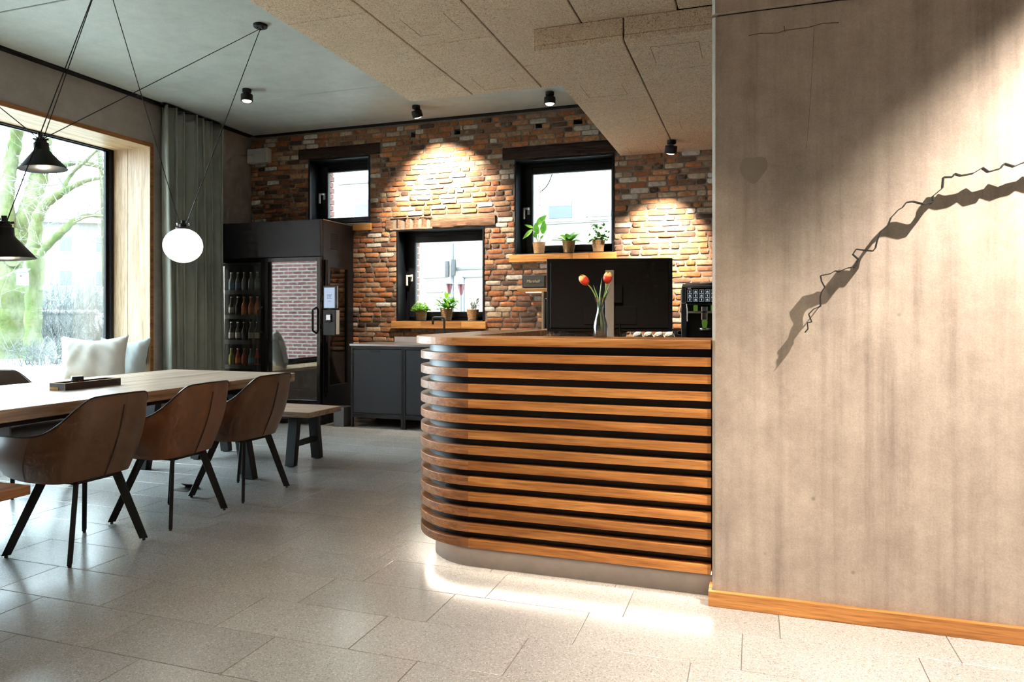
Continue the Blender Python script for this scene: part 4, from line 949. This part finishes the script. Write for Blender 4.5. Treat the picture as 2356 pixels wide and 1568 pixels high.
va = thing('vase', 'clear glass carafe vase half filled with water on the counter', 'vase', (-.672, 3.255, 1.0952))
prof = [(.029, .0), (.0325, .004), (.033, .045), (.0325, .055), (.026, .085), (.0165, .118), (.0155, .135), (.0185, .160), (.0305, .186)]
inn_ = [(r - .0022, z_ + (.004 if i == 0 else 0)) for i, (r, z_) in enumerate(prof)]
MB().lathe(prof + inn_[::-1] + [(0, .004)], 32).add([], []).build('glass', M['vglass'], va, smooth=60)
M['water'] = glass('water', (0.88, 0.92, 0.92, 1), 0.05, 0.0, 0.7)
MB().lathe([(0, .0045), (.0262, .0045), (.0302, .010), (.0300, .052), (0, .052)], 28).build('water', M['water'], va, smooth=60)
def tulip(label, pts, tilt, head, leaves):
    base = Vector((-.672, 3.255, 1.0952)); tu = thing('tulip', label, 'flower', base, group='tulips in the glass vase')
    S = spline(pts, 16); MB().tube(S, .0028, 8).build('stem', M['stem'], tu, smooth=60)
    d = (S[-1] - S[-2]).normalized(); q = d.to_track_quat('Z', 'Y').to_matrix().to_4x4()
    for k in range(6):
        a0 = k * math.pi / 3 + (.3 if k % 2 else 0); rad = 1.0 if k % 2 else .93
        def P(i, j, a0=a0, rad=rad):
            v = j / 7; u = (i / 6 - .5) * 2
            prof_ = [(.003, 0), (.013, .006), (.0195, .016), (.0215, .027), (.0205, .038), (.017, .047), (.012, .053), (.007, .057)][j]
            wid = [.6, .8, .95, 1.0, .95, .8, .52, .12][j] * R(46)
            a = a0 + u * wid; r = prof_[0] * rad * (1 - .06 * u * u)
            return Vector((r * math.cos(a), r * math.sin(a), prof_[1]))
        o = MB().grid(P, 7, 8).build('petal', M['tulip'], tu, smooth=180, fix=False); o.matrix_local = Matrix.Translation(S[-1]) @ q
    for (b, dr, L, w_, drp) in leaves:
        MB().leaf(b, dr, L, w_, drp, .5, n=8).build('leaf', M['stem'], tu, smooth=180, fix=False)
    return tu
rgt = Vector((RX.x, RX.y, 0)); fwd = Vector((FX.x, FX.y, 0))
def cl(r, z_, f_=0): v = rgt * r + fwd * f_; return Vector((v.x, v.y, z_))
tulip('red and yellow tulip leaning left in the glass vase', [cl(.012, .012), cl(.006, .08), cl(-.006, .13), cl(-.022, .19), cl(-.040, .225), cl(-.056, .244)], 0, 0,
      [(cl(-.004, .13), cl(-.25, 1), .115, .024, -.0), (cl(.0, .12), cl(.05, 1), .16, .026, .0)])
tulip('red and yellow tulip standing upright right in the glass vase', [cl(.006, .012), cl(.003, .08), cl(.004, .13), cl(.014, .18), cl(.024, .215), cl(.030, .248)], 0, 0,
      [(cl(.006, .13), cl(.34, 1), .125, .030, .0), (cl(.004, .14), cl(.5, 1), .10, .016, .0)])

# ================================================================== WALL SCULPTURE
zs = [(662, 1183), (683, 1158), (678, 1118), (708, 1112), (687, 1062), (720, 1028), (766, 1010), (763, 950), (772, 915), (794, 884), (772, 845), (766, 808), (830, 795), (862, 776), (888, 782), (940, 758), (995, 750), (1014, 700), (978, 668), (1000, 634), (1110, 646), (1128, 625), (1138, 580), (1160, 520), (1210, 475), (1230, 425), (1255, 400), (1276, 376), (1305, 360), (1330, 326), (1375, 320), (1450, 338), (1508, 322), (1505, 285), (1568, 232), (1575, 160), (1635, 158), (1648, 137), (1690, 150), (1770, 135), (1832, 98), (1870, 125), (1950, 103), (1975, 70), (2040, 90), (2098, 65), (2160, 52), (2200, 20), (2260, 38), (2340, 10)]
YF = YR - .066
sc_ = thing('wall_sculpture', 'thin black zigzag metal ribbon sculpture mounted on the concrete wall', 'sculpture', (0, YR, 1.5))
ps = [on_y(1620 + a / 2.851, 350 + b / 2.851, YF) for a, b in zs]
mb = MB()
for a, b in zip(ps[:-1], ps[1:]):
    d = (b - a); n_ = Vector((-d.z, 0, d.x)).normalized() * .0016
    y0, y1 = -.066, -.038
    L0 = [Vector((a.x, 0, a.z - 1.5)), Vector((b.x, 0, b.z - 1.5))]
    vs = []
    for p in L0:
        for y in (y0, y1):
            for s in (-1, 1): vs.append((p.x + n_.x * s, y, p.z + n_.z * s))
    mb.add(vs, [(0, 1, 5, 4), (2, 3, 7, 6), (0, 2, 6, 4), (1, 3, 7, 5), (0, 1, 3, 2), (4, 5, 7, 6)])
mb.build('ribbon', M['matte'], sc_)
for k in (6, 16, 32):
    p = ps[k]; MB().tube([(p.x, 0, p.z - 1.5), (p.x, -.042, p.z - 1.5)], .0025, 6).build('standoff', M['matte'], sc_)

# ================================================================== PLANTS
rp = random.Random(21)
def pot(label, x, sill_z, r=.062, h=.125, y=7.385):
    r *= 1.12; h *= 1.08
    p = thing('potted_plant', label, 'plant', (x, y, sill_z + .0025), group='plants in seagrass pots on the window sills')
    prof = []; n = 15
    for i in range(n):
        t = i / (n - 1); prof.append((r * (.74 + .26 * t) + (.0022 if i % 2 else 0), h * t))
    MB().lathe(prof + [(r - .008, h), (r * .9, h * .9), (0, h * .9)], 26).build('basket', M['weave'], p, smooth=40)
    MB().lathe([(r * .88, h * .905), (0, h * .925)], 20).build('soil', M['soil'], p)
    return p, h * .91
S3, S2 = 1.845, 1.125
# upper window: three pots
p, h = pot('young plant with three big oval leaves on the upper sill', -2.195, S3)
for a, H, w_, ln, dr, mk in ((-.02, .20, .075, .135, (.75, -.1, .65), 'leaf'), (.05, .10, .075, .13, (.15, -.1, 1), 'leaf'), (-.005, .10, .065, .115, (-.25, -.1, 1), 'leaf'), (-.07, .15, .045, .13, (-.8, -.1, -.75), 'leaf2'), (-.03, .06, .045, .06, (-.2, -.1, 1), 'leaf'), (-.06, .17, .03, .09, (-.9, -.1, .35), 'leaf2'), (.02, .05, .03, .05, (.7, -.1, .6), 'leaf')):
    MB().tube(spline([(0, 0, h - .01), (a * .5, -.01, h + H * .5), (a, -.02, h + H)], 8), .003, 6).build('stalk', M['stem'], p)
    MB().leaf((a, -.022, h + H), dr, ln * 1.15, w_, .03, .25, Vector((0, -1, .25)).normalized(), 8).build('leaf', M[mk], p, smooth=180, fix=False)
p, h = pot('arching long-leaved plant in the middle of the upper sill', -1.865, S3)
for k in range(22):
    a = rp.uniform(0, 6.28); el = rp.uniform(.25, 1.2); L = rp.uniform(.15, .25)
    MB().leaf((.01 * math.cos(a), .01 * math.sin(a), h), (math.cos(a), math.sin(a) * .6 - .12, el), L, L * .30, rp.uniform(.15, .5), .2, n=7).build('leaf', M['leaf'] if k % 3 else M['leaf2'], p, smooth=180, fix=False)
p, h = pot('trailing small-leaved herb at the right of the upper sill', -1.545, S3)
mb = MB(); st = MB()
for k in range(24):
    a = rp.uniform(0, 6.28); rr = rp.uniform(.04, .13); H = rp.uniform(-.02, .19); q = [(.02 * math.cos(a), .02 * math.sin(a), h), (rr * .6 * math.cos(a), rr * .5 * math.sin(a), h + abs(H) * .8 + .02), (rr * 1.1 * math.cos(a), rr * .7 * math.sin(a), h + H)]
    sp2 = spline(q, 8); st.tube(sp2, .0012, 4)
    for t in range(2, 8):
        for e in range(2):
            d_ = Vector((rp.uniform(-1, 1), rp.uniform(-1, .4), rp.uniform(-.2, .8))); mb.leaf(sp2[t], d_, rp.uniform(.022, .038), rp.uniform(.02, .032), .1, .1, n=4)
tag(mb.build('foliage', M['leaf'], p, smooth=180, fix=False), kind='stuff'); tag(st.build('sprigs', M['stem'], p), kind='stuff')
# lower window: three pots
p, h = pot('bushy bright green basil-like herb on the lower sill', -3.60, S2)
mb = MB()
for k in range(330):
    a = rp.uniform(0, 6.28); r_ = math.sqrt(rp.random()) * .10; zz = h - .01 + rp.random() * .105 * (1.15 - (r_ / .098) ** 2)
    mb.leaf((r_ * math.cos(a), r_ * math.sin(a), zz), (math.cos(a) + rp.uniform(-.6, .6), math.sin(a) + rp.uniform(-.8, .4), rp.uniform(0, 1)), rp.uniform(.026, .044), rp.uniform(.02, .032), .2, .2, n=4)
tag(mb.build('foliage', M['leaf2'], p, smooth=180, fix=False), kind='stuff')
p, h = pot('large glossy dense-leaved plant in the middle of the lower sill', -3.285, S2, .064, .13)
for k in range(70):
    a = rp.uniform(0, 6.28); r_ = rp.uniform(.0, .17); H = rp.uniform(.0, .20); el = rp.uniform(.05, 1.2)
    MB().leaf((r_ * .75 * math.cos(a), r_ * .35 * math.sin(a), h + H * (1 - r_ * 3.5)), (math.cos(a), math.sin(a) * .7 - .1, el), rp.uniform(.08, .15), rp.uniform(.032, .05), rp.uniform(.1, .6), .25, n=6).build('leaf', M['leaf'] if k % 2 else M['leaf2'], p, smooth=180, fix=False)
p, h = pot('thin grey-green lavender at the right of the lower sill', -2.965, S2)
mb = MB(); bl = MB()
for k in range(20):
    a = rp.uniform(0, 6.28); r_ = rp.uniform(.01, .055); H = rp.uniform(.06, .15); e_ = Vector((r_ * 1.6 * math.cos(a) + .02, r_ * math.sin(a), h + H)); b_ = Vector((r_ * .5 * math.cos(a), r_ * .5 * math.sin(a), h - .01))
    mb.tube([b_, b_.lerp(e_, .5) + Vector((0, 0, .01)), e_], .001, 4)
    for t in range(8):
        c_ = b_.lerp(e_, .2 + .1 * t); mb.leaf(c_, (rp.uniform(-1, 1), rp.uniform(-1, 1), 1), rp.uniform(.022, .034), .008, 0, .1, n=3)
    bl.tube([e_, e_ + Vector((0, 0, .012))], [.0035, .001], 5)
mb.tube([(0, 0, h), (.06, 0, h + .1), (.105, -.01, h + .235)], .001, 4); bl.tube([(.105, -.01, h + .22), (.112, -.01, h + .25)], [.004, .001], 5)
tag(mb.build('sprigs', M['leafp'], p, smooth=180, fix=False), kind='stuff'); tag(bl.build('blooms', M['lav'], p), kind='stuff')

# white wall box high on the brick wall
wbx = thing('wall_box', 'plain white plastic box high on the brick wall above the cooler', 'box', (-5.71, 7.286, 3.045))
bx(-.145, .145, -.09, 0, .0, .175).build('housing', M['white'], wbx, bevel=.006); bx(-.135, .135, -.094, -.09, .008, .167).build('cover', M['white'], wbx, bevel=.004)

# ================================================================== LAMPS
def aim(p, q): return (Vector(q) - Vector(p)).to_track_quat('-Z', 'Y').to_euler()
def spot(label, base, target, power, size, blend=.5, col=(1.0, .82, .62), lit=True, head=.056, radius=.02):
    """ceiling spot: round canopy, knuckle, tilting can with glass lens, and its light"""
    b = Vector(base); s = thing('ceiling_spot', label, 'spotlight', b, group='black ceiling spotlights')
    MB().lathe([(.042, 0), (.042, -.030), (.036, -.034)], 20).build('canopy', M['matte'], s, smooth=40)
    piv = Vector((0, 0, -.044)); dr = (Vector(target) - (b + piv)).normalized()
    MB().tube([(0, 0, -.03), piv], .014, 10).build('knuckle', M['matte'], s)
    q = dr.to_track_quat('-Z', 'Y').to_matrix().to_4x4(); T0 = Matrix.Translation(piv + dr * .006) @ q
    h_ = .066
    o = MB().lathe([(.0, 0), (head * .92, 0), (head, -.006), (head, -h_), (head * .86, -h_), (head * .82, -h_ + .008), (0, -h_ + .008)], 28).build('can', M['matte'], s, smooth=40); o.matrix_local = T0
    o = MB().lathe([(head * .80, -h_ + .004), (head * .6, -h_ - .008), (head * .3, -h_ - .013), (0, -h_ - .015)], 24).build('lens', M['lens'], s, smooth=60); o.matrix_local = T0
    if lit:
        ld = bpy.data.lights.new('spot_light', 'SPOT'); ld.energy = power; ld.spot_size = R(size); ld.spot_blend = blend; ld.color = col; ld.shadow_soft_size = radius
        lo = bpy.data.objects.new('spot_light', ld); COL.objects.link(lo); lo.parent = s
        lo.matrix_local = Matrix.Translation(piv + dr * (h_ + .03)) @ q
    return s
WARM = (1.0, .84, .66)
spot('black ceiling spot tilted at the brick wall between the windows', (-3.35, 6.75, ZC), (-3.28, 7.30, 2.30), 760, 96, 1.0, WARM)
spot('black ceiling spot pointing down in front of the upper window', (-1.90, 6.76, ZC), (-1.90, 6.78, 0), 120, 80, .6, WARM)
spot('black ceiling spot pointing down between the cooler and the table', (-4.66, 5.725, ZC), (-4.66, 5.73, 0), 60, 75, .6, WARM)
spot('black ceiling spot tilted at the bricks on the low bulkhead', (-.727, 6.79, ZS), (-.98, 7.30, 1.30), 900, 76, 1.0, WARM)
spot('black ceiling spot out of frame washing the concrete wall', (1.70, 2.10, ZC), (2.0, YR, -1.5), 1650, 96, .5, (1.0, .89, .77))
spot('black ceiling spot out of frame above the counter front', (-.75, 1.55, ZU), (-.80, 2.75, .25), 300, 76, .9, WARM)
spot('black ceiling spot out of frame above the foreground floor', (-1.9, .9, ZU), (-1.9, 1.4, 0), 60, 95, .8, WARM)
spot('black ceiling spot out of frame over the right foreground', (.6, .9, ZU), (.6, 1.3, 0), 45, 72, .9, WARM)

# pendant family: ceiling roses, two cone shades, a globe, black cords
def rose(label, p):
    r = thing('ceiling_rose', label, 'ceiling rose', p, group='black ceiling roses')
    MB().lathe([(.052, 0), (.052, -.016), (.046, -.022), (0, -.022)], 24).build('disc', M['matte'], r, smooth=40)
    for a in (0, 2.1, 4.2): MB().tube([(.02 * math.cos(a), .02 * math.sin(a), -.02), (.024 * math.cos(a), .024 * math.sin(a), -.034)], .004, 8).build('cord_grip', M['matte'], r)
RA = Vector((-3.529, 4.487, ZC)); RB = Vector((-3.835, 3.386, ZC)); RC = Vector((-5.3, 2.62, ZC))
rose('black ceiling rose left of the wood wool ceiling carrying two cords', RA); rose('black ceiling rose out of frame over the table', RB); rose('black ceiling rose out of frame by the window', RC)
def cord(p, q, parent, sag=.0):
    base = parent.location; p, q = Vector(p) - base, Vector(q) - base
    pts = [p.lerp(q, i / 8) - Vector((0, 0, sag * math.sin(math.pi * i / 8))) for i in range(9)]
    MB().tube(pts, .0030, 6).build('cord', M['matte'], parent, smooth=60)
def cone(label, apex, rim_c, rad, cords):
    apex = Vector(apex); rim_c = Vector(rim_c); ax = (apex - rim_c).normalized(); H = (apex - rim_c).length
    c = thing('pendant_lamp', label, 'pendant lamp', rim_c, group='black cone pendant lamps'); q = ax.to_track_quat('Z', 'Y').to_matrix().to_4x4()
    o = MB().lathe([(rad, 0), (rad * .98, .004), (rad * .34, H * .50), (rad * .31, H * .54), (rad * .31, H * .72), (rad * .27, H * .735), (rad * .24, H * .735)] + [(rad * .235, H * .72), (rad * .29, H * .70), (rad * .29, H * .55), (rad * .32, H * .48), (rad * .955, .005), (rad, 0)], 36).build('shade', M['matte'], c, smooth=40); o.matrix_local = q
    o = MB().lathe([(rad * .95, .0055), (rad * .318, H * .478), (rad * .28, H * .54), (0, H * .60)], 36).build('reflector', M['shade_in'], c, smooth=60); o.matrix_local = q
    o = MB().lathe([(rad * .24, H * .735), (rad * .24, H * .80), (rad * .19, H * .81), (rad * .19, H * .87), (rad * .10, H * .875), (rad * .10, H), (0, H)], 16).build('neck', M['matte'], c, smooth=40); o.matrix_local = q
    for k in range(3):
        a = k * 2.1 + .4; o = MB().tube([(rad * .2 * math.cos(a), rad * .2 * math.sin(a), H * .84), (rad * .34 * math.cos(a), rad * .34 * math.sin(a), H * .86)], .006, 8).build('cord_grip', M['matte'], c); o.matrix_local = q
    o = MB().lathe([(0, H * .06), (.022, H * .09), (.030, H * .20), (.026, H * .32), (.014, H * .42), (.0, H * .43)], 16).build('bulb', M['bulb'], c, smooth=60); o.matrix_local = q
    ld = bpy.data.lights.new('bulb_light', 'POINT'); ld.energy = 16; ld.color = (1, .80, .56); ld.shadow_soft_size = .03
    lo = bpy.data.objects.new('bulb_light', ld); COL.objects.link(lo); lo.parent = c; lo.matrix_local = q @ Matrix.Translation((0, 0, H * .02))
    tp = rim_c + ax * H * .86
    for r_ in cords:
        d = (Vector(r_) - tp); d.z = 0; d = d.normalized() * .014; cord(tp + d, r_ - Vector((0, 0, .03)), c)
    return c
cone('black cone pendant hanging higher in front of the window', (-4.0, 3.097, 2.275), (-3.985, 3.105, 2.062), .128, [RA, RB, RC])
cone('black cone pendant hanging lower at the left edge of the frame', (-3.587, 2.585, 1.70), (-3.575, 2.592, 1.482), .128, [RB, RC])
gl = thing('globe_pendant', 'glowing white glass globe pendant over the far end of the table', 'pendant lamp', (-3.997, 4.209, 1.711))
MB().lathe([(0, -.126)] + [(.137 * math.sin(a), -.126 * math.cos(a) if a < 1.571 else -.128 * math.cos(a)) for a in [i * math.pi / 24 for i in range(1, 24)]] + [(0, .128)], 40).build('globe', M['globe'], gl, smooth=180)
MB().lathe([(.05, .122), (.05, .132), (.024, .137), (.024, .160), (.013, .166), (.013, .186), (0, .19)], 20).build('neck', M['matte'], gl, smooth=40)
for s in (-1, 1): MB().tube([(0, 0, .150), (s * .035, s * .02, .152), (s * .036, s * .02, .168)], .004, 8).build('cord_grip', M['chrome'], gl)
gt = Vector((-3.997, 4.209, 1.711 + .162))
cord(gt + Vector((.02, .012, 0)), RA - Vector((0, 0, .03)), gl); cord(gt + Vector((-.012, -.02, 0)), RB - Vector((0, 0, .03)), gl)

# ================================================================== OUTSIDE
g = struct(MB().box(-90, -6.46, -40, 70, -.30, -.12).box(-6.46, 30, 7.75, 70, -.30, -.12).build('ground', M['ground']))
rt = random.Random(5)
def tree(label, limbs, d, twigs, seed, group='mossy trees outside the picture window'):
    rr = random.Random(seed); b = at(*limbs[0][0][:2], d); t = thing('tree', label, 'tree', (b.x, b.y, -.12), group=group); base = Vector((b.x, b.y, -.12))
    tips = []
    for li, L in enumerate(limbs):
        dd = d + (0 if li == 0 else rr.uniform(-.4, .4)); pts = []; rad = []; n = len(L)
        for i, (px, py, w) in enumerate(L):
            q = dd + (rr.uniform(-1.0, 1.0) * i / n if li else rr.uniform(-.15, .15))
            p = at(px, py, q); pts.append(p); rad.append(w * q / FPX)
        if li == 0: pts.insert(0, Vector((pts[0].x, pts[0].y, -.2))); rad.insert(0, rad[0] * 1.25)
        ns = max(10, n * 6); S = spline(pts, ns); rs = [rad[min(int(k / (ns - 1) * (len(rad) - 1)), len(rad) - 2)] * (1 - (k / (ns - 1) * (len(rad) - 1)) % 1) + rad[min(int(k / (ns - 1) * (len(rad) - 1)) + 1, len(rad) - 1)] * ((k / (ns - 1) * (len(rad) - 1)) % 1) for k in range(ns)]
        rs[-1] = rad[-1]
        rs = [r_ * (1 + .10 * math.sin(k * 1.7 + li) + rr.uniform(-.04, .04)) for k, r_ in enumerate(rs)]
        MB().tube([p - base for p in S], rs, 12).build('trunk' if li == 0 else 'limb', M['bark'], t, smooth=80)
        tips += [(p, r_) for p, r_ in zip(S, rs)][ns // 3:]
    mb = MB()
    def grow(p, dr, L, r_, lev):
        pts = [p]; q = p; k = 4
        for i in range(k):
            dr = (dr + Vector((rr.uniform(-.3, .3), rr.uniform(-.3, .3), rr.uniform(-.2, .28)))).normalized(); q = q + dr * L / k; pts.append(q)
        mb.tube([x - base for x in pts], [r_ * (1 - .18 * i) for i in range(k + 1)], 4, caps=False)
        if lev > 0:
            for i in range(rr.choice([2, 3, 3])):
                s = rr.randint(1, k); nd = (dr + Vector((rr.uniform(-1, 1), rr.uniform(-1, 1), rr.uniform(-.5, .8)))).normalized(); grow(pts[s], nd, L * rr.uniform(.5, .75), r_ * .55, lev - 1)
    for k in range(twigs):
        p, r_ = rr.choice(tips); grow(p, Vector((rr.uniform(-1, 1), rr.uniform(-1, 1), rr.uniform(-.3, .9))).normalized(), rr.uniform(.8, 2.0), rr.uniform(.012, .03), 3)
    tag(mb.build('twigs', M['twig'], t, fix=False), kind='stuff')
    return t
tree('massive mossy multi-stemmed tree at the left of the picture window', [
    [(18, 816, 46), (20, 740, 42), (18, 660, 38), (14, 590, 34), (18, 520, 26)],
    [(16, 600, 26), (38, 550, 21), (62, 488, 19), (84, 430, 19), (96, 380, 17), (108, 310, 14), (130, 230, 10), (150, 120, 6)],
    [(10, 540, 22), (14, 440, 17), (24, 380, 15), (38, 310, 13), (42, 240, 10), (60, 120, 6)],
    [(6, 600, 26), (-30, 500, 20), (-60, 380, 14), (-80, 220, 9)],
    [(40, 800, 16), (46, 720, 15), (40, 650, 15), (30, 600, 16)],
    [(96, 372, 8), (137, 381, 7), (170, 375, 6), (205, 377, 5.5), (232, 386, 4), (262, 398, 3)]], 22.0, 42, 31)
tree('mossy forked tree right of the massive one with a long side branch', [
    [(78, 815, 19), (76, 740, 17), (80, 660, 18), (82, 600, 18), (80, 570, 15), (84, 515, 13), (100, 475, 11), (125, 455, 9), (155, 436, 7), (204, 414, 5), (262, 405, 3)],
    [(90, 590, 9), (104, 570, 8), (148, 528, 8), (174, 506, 6.5), (207, 495, 5), (252, 499, 4), (300, 510, 2)],
    [(110, 465, 6), (138, 445, 5), (165, 400, 4.5), (200, 368, 3.5), (240, 330, 2)]], 20.5, 34, 17)
tree('slim distant tree close to the right window frame', [
    [(248, 775, 8), (246, 700, 7), (242, 620, 7), (240, 540, 6), (236, 440, 5), (228, 340, 4), (220, 240, 2)]], 26.0, 22, 8)
# bird box on the forked tree
p = at(52, 640, 20.0); bxh = thing('bird_box', 'small pale wooden bird box on a mossy trunk outside', 'bird box', p, R(30))
bx(-.12, .12, -.10, .10, -.20, .17).build('box', M['oframe'], bxh, bevel=.01)
MB().add([(-.15, -.15, .16), (.15, -.15, .16), (.15, .13, .26), (-.15, .13, .26), (-.15, -.15, .185), (.15, -.15, .185), (.15, .13, .285), (-.15, .13, .285)], [(3, 2, 1, 0), (4, 5, 6, 7), (0, 1, 5, 4), (1, 2, 6, 5), (2, 3, 7, 6), (3, 0, 4, 7)]).build('roof', M['greyline'], bxh)
MB().lathe([(.03, 0), (.03, .004), (0, .004)], 12, (0, 0, 0), Matrix.Translation((0, -.101, .06)) @ Matrix.Rotation(R(90), 4, 'X')).build('hole', M['matte'], bxh)
# bare shrubs
def shrub(label, px, py, d, w, h, n, seed, m):
    rr = random.Random(seed); b = at(px, py, d); s = thing('bare_shrub', label, 'shrub', (b.x, b.y, -.12), group='bare shrubs outside'); mb = MB()
    for k in range(n):
        p = Vector((rr.gauss(0, w * .3), rr.gauss(0, w * .3), 0)); dr = Vector((rr.uniform(-.5, .5), rr.uniform(-.5, .5), 1)).normalized(); pts = [p]
        for i in range(5): dr = (dr + Vector((rr.uniform(-.4, .4), rr.uniform(-.4, .4), rr.uniform(-.15, .25)))).normalized(); p = p + dr * h / 5 * rr.uniform(.6, 1.1); pts.append(p)
        mb.tube(pts, [.014, .012, .010, .008, .006, .004], 4, caps=False)
        for e in range(5):
            q = pts[rr.randint(1, 5)]; mb.tube([q, q + Vector((rr.uniform(-.4, .4), rr.uniform(-.4, .4), rr.uniform(-.1, .5)))], [.006, .003], 3, caps=False)
    tag(mb.build('sprays', m, s, fix=False), kind='stuff'); return s
shrub('tall bare grey shrub right of the forked tree', 118, 770, 24, 1.6, 2.7, 130, 1, M['twig2'])
shrub('wide bare grey shrub in front of the pale house', 165, 770, 29, 2.8, 3.4, 190, 2, M['twig2'])
shrub('bare shrub beside the slim distant tree', 250, 775, 22, 1.2, 1.7, 120, 3, M['twig2'])
shrub('low bare shrub at the foot of the mossy trees', 105, 800, 19, 1.4, .55, 90, 4, M['twig2'])
# white garden pavilion / hedge block
p = at(160, 790, 25); q0 = thing('white_pavilion', 'low white garden pavilion with a scalloped edge outside', 'pavilion', (p.x, p.y, -.12), R(35))
bx(-.95, .95, -.6, .6, 0, 1.38).build('canopy', M['oframe'], q0, bevel=.03)
for k in range(9): MB().lathe([(0, -.10), (.10, -.07), (.13, 0), (.10, .08), (0, .11)], 12, (-.95 + k * .2375, -.58, 1.40)).build('scallop', M['oframe'], q0, smooth=60)
# far pale house behind the trees
p = at(190, 700, 48); hs = thing('pale_house', 'pale rendered house with small windows behind the bare shrubs', 'house', (p.x, p.y, -.12), R(32))
bx(-9, 5, 0, 8, 0, 7.5).build('walls', M['pale_wall'], hs); bx(-9.4, 5.4, -.4, 8.4, 7.5, 7.9).build('roof', M['roof'], hs)
for ix in range(6):
    for iz in range(3):
        x = -7.6 + ix * 2.2; zz = .9 + iz * 2.3; o = bx(x - .45, x + .45, -.04, .02, zz, zz + 1.15).build('window', M['oframe'], hs); bx(x - .36, x + .36, -.06, -.035, zz + .08, zz + 1.07).build('pane', M['opane'], o)
# red brick wing of the house itself, seen mirrored in the cooler doors
wg = thing('brick_wing', 'red brick wing of the building mirrored in the cooler doors', 'building', (-11.5, -.6, -.12))
bx(-5.0, 4.9, -4, 0, 0, 6).build('walls', M['brickface'], wg); bx(-5.1, 4.95, -4.1, .1, 6, 6.3).build('roof', M['roof'], wg)

# ---- white neighbour house behind the brick wall
YN = 14.5
nb = thing('white_house', 'white rendered neighbouring house seen through the three small windows', 'house', (-4, YN, -.12))
def nbp(px, py): q = on_y(px, py, YN); return q.x + 4, q.z + .12
bx(-6.4, 10, 0, 8, 0, 10.5).build('walls', M['render'], nb)
def nwin(x0, y0, x1, y1, fr=.07):
    a, zt_ = nbp(x0, y0); b, zb = nbp(x1, y1); o = MB().box(a - fr, b + fr, -.03, .04, zb - fr, zt_ + fr).build('window', M['oframe'], nb)
    bx(a, b, -.05, -.028, zb, zt_).build('pane', M['opane'], o); bx(a, b, -.055, -.03, zt_ - .12, zt_).build('blind_box', M['greyline'], o)
    bx(a - fr - .05, a - fr, -.04, .03, zb, zt_ + fr).build('reveal', M['greyline'], o)
nwin(1264, 463, 1317, 501); nwin(1361, 486, 1420, 496); nwin(819, 462, 870, 510)
def nline(x0, y0, x1, y1, w=.03, m='greyline', nm='ledge'):
    a, z0_ = nbp(x0, y0); b, z1_ = nbp(x1, y1); MB().bar((a, -.03, z0_), (b, -.03, z1_), (0, 0, 1) if abs(b - a) > abs(z1_ - z0_) else (1, 0, 0), w, .05).build(nm, M[m], nb)
nline(780, 424, 860, 418, .04); nline(1040, 618, 1115, 616, .05); nline(1066, 637, 1115, 635, .03); nline(1042, 560, 1042, 720, .05, nm='downpipe'); nline(1068, 637, 1068, 720, .03)
nline(980, 672, 1020, 671, .02); nline(975, 640, 1030, 637, .015); nline(1250, 516, 1400, 508, .02)
for px, py in ((1034, 614), (1034, 625), (1049, 610), (1048, 622)):
    a, zz = nbp(px, py); MB().lathe([(.05, -.12), (.055, 0), (.05, .12)], 10, (a, -.12, zz)).build('wall_lamp', M['matte'], nb)
# pennant and garden lantern in the yard
for k, (px, py, lb) in enumerate(((1033, 660, 'red patio heater lantern seen left of the downpipe'), (1061, 661, 'red patio heater lantern seen right of the downpipe'))):
    q = on_y(px, py, 10.5); ln = thing('garden_lantern', lb, 'lantern', (q.x, q.y, -.12), group='red garden lanterns'); hz = q.z + .12
    MB().tube([(0, 0, 0), (0, 0, hz - .08)], .012, 8).build('pole', M['greyline'], ln)
    MB().lathe([(.02, hz - .12), (.06, hz + .04), (.06, hz + .05)], 12).build('glass', M['red'], ln, smooth=40); MB().lathe([(.10, hz + .05), (.02, hz + .075), (0, hz + .076)], 12).build('hood', M['greyline'], ln)
MB().tube(spline([(-2.10, 7.76, 3.05), (-2.13, 7.76, 2.86), (-2.20, 7.76, 2.68), (-2.28, 7.76, 2.60)], 16), .006, 6).build('hanging_cable', M['matte'], w4)
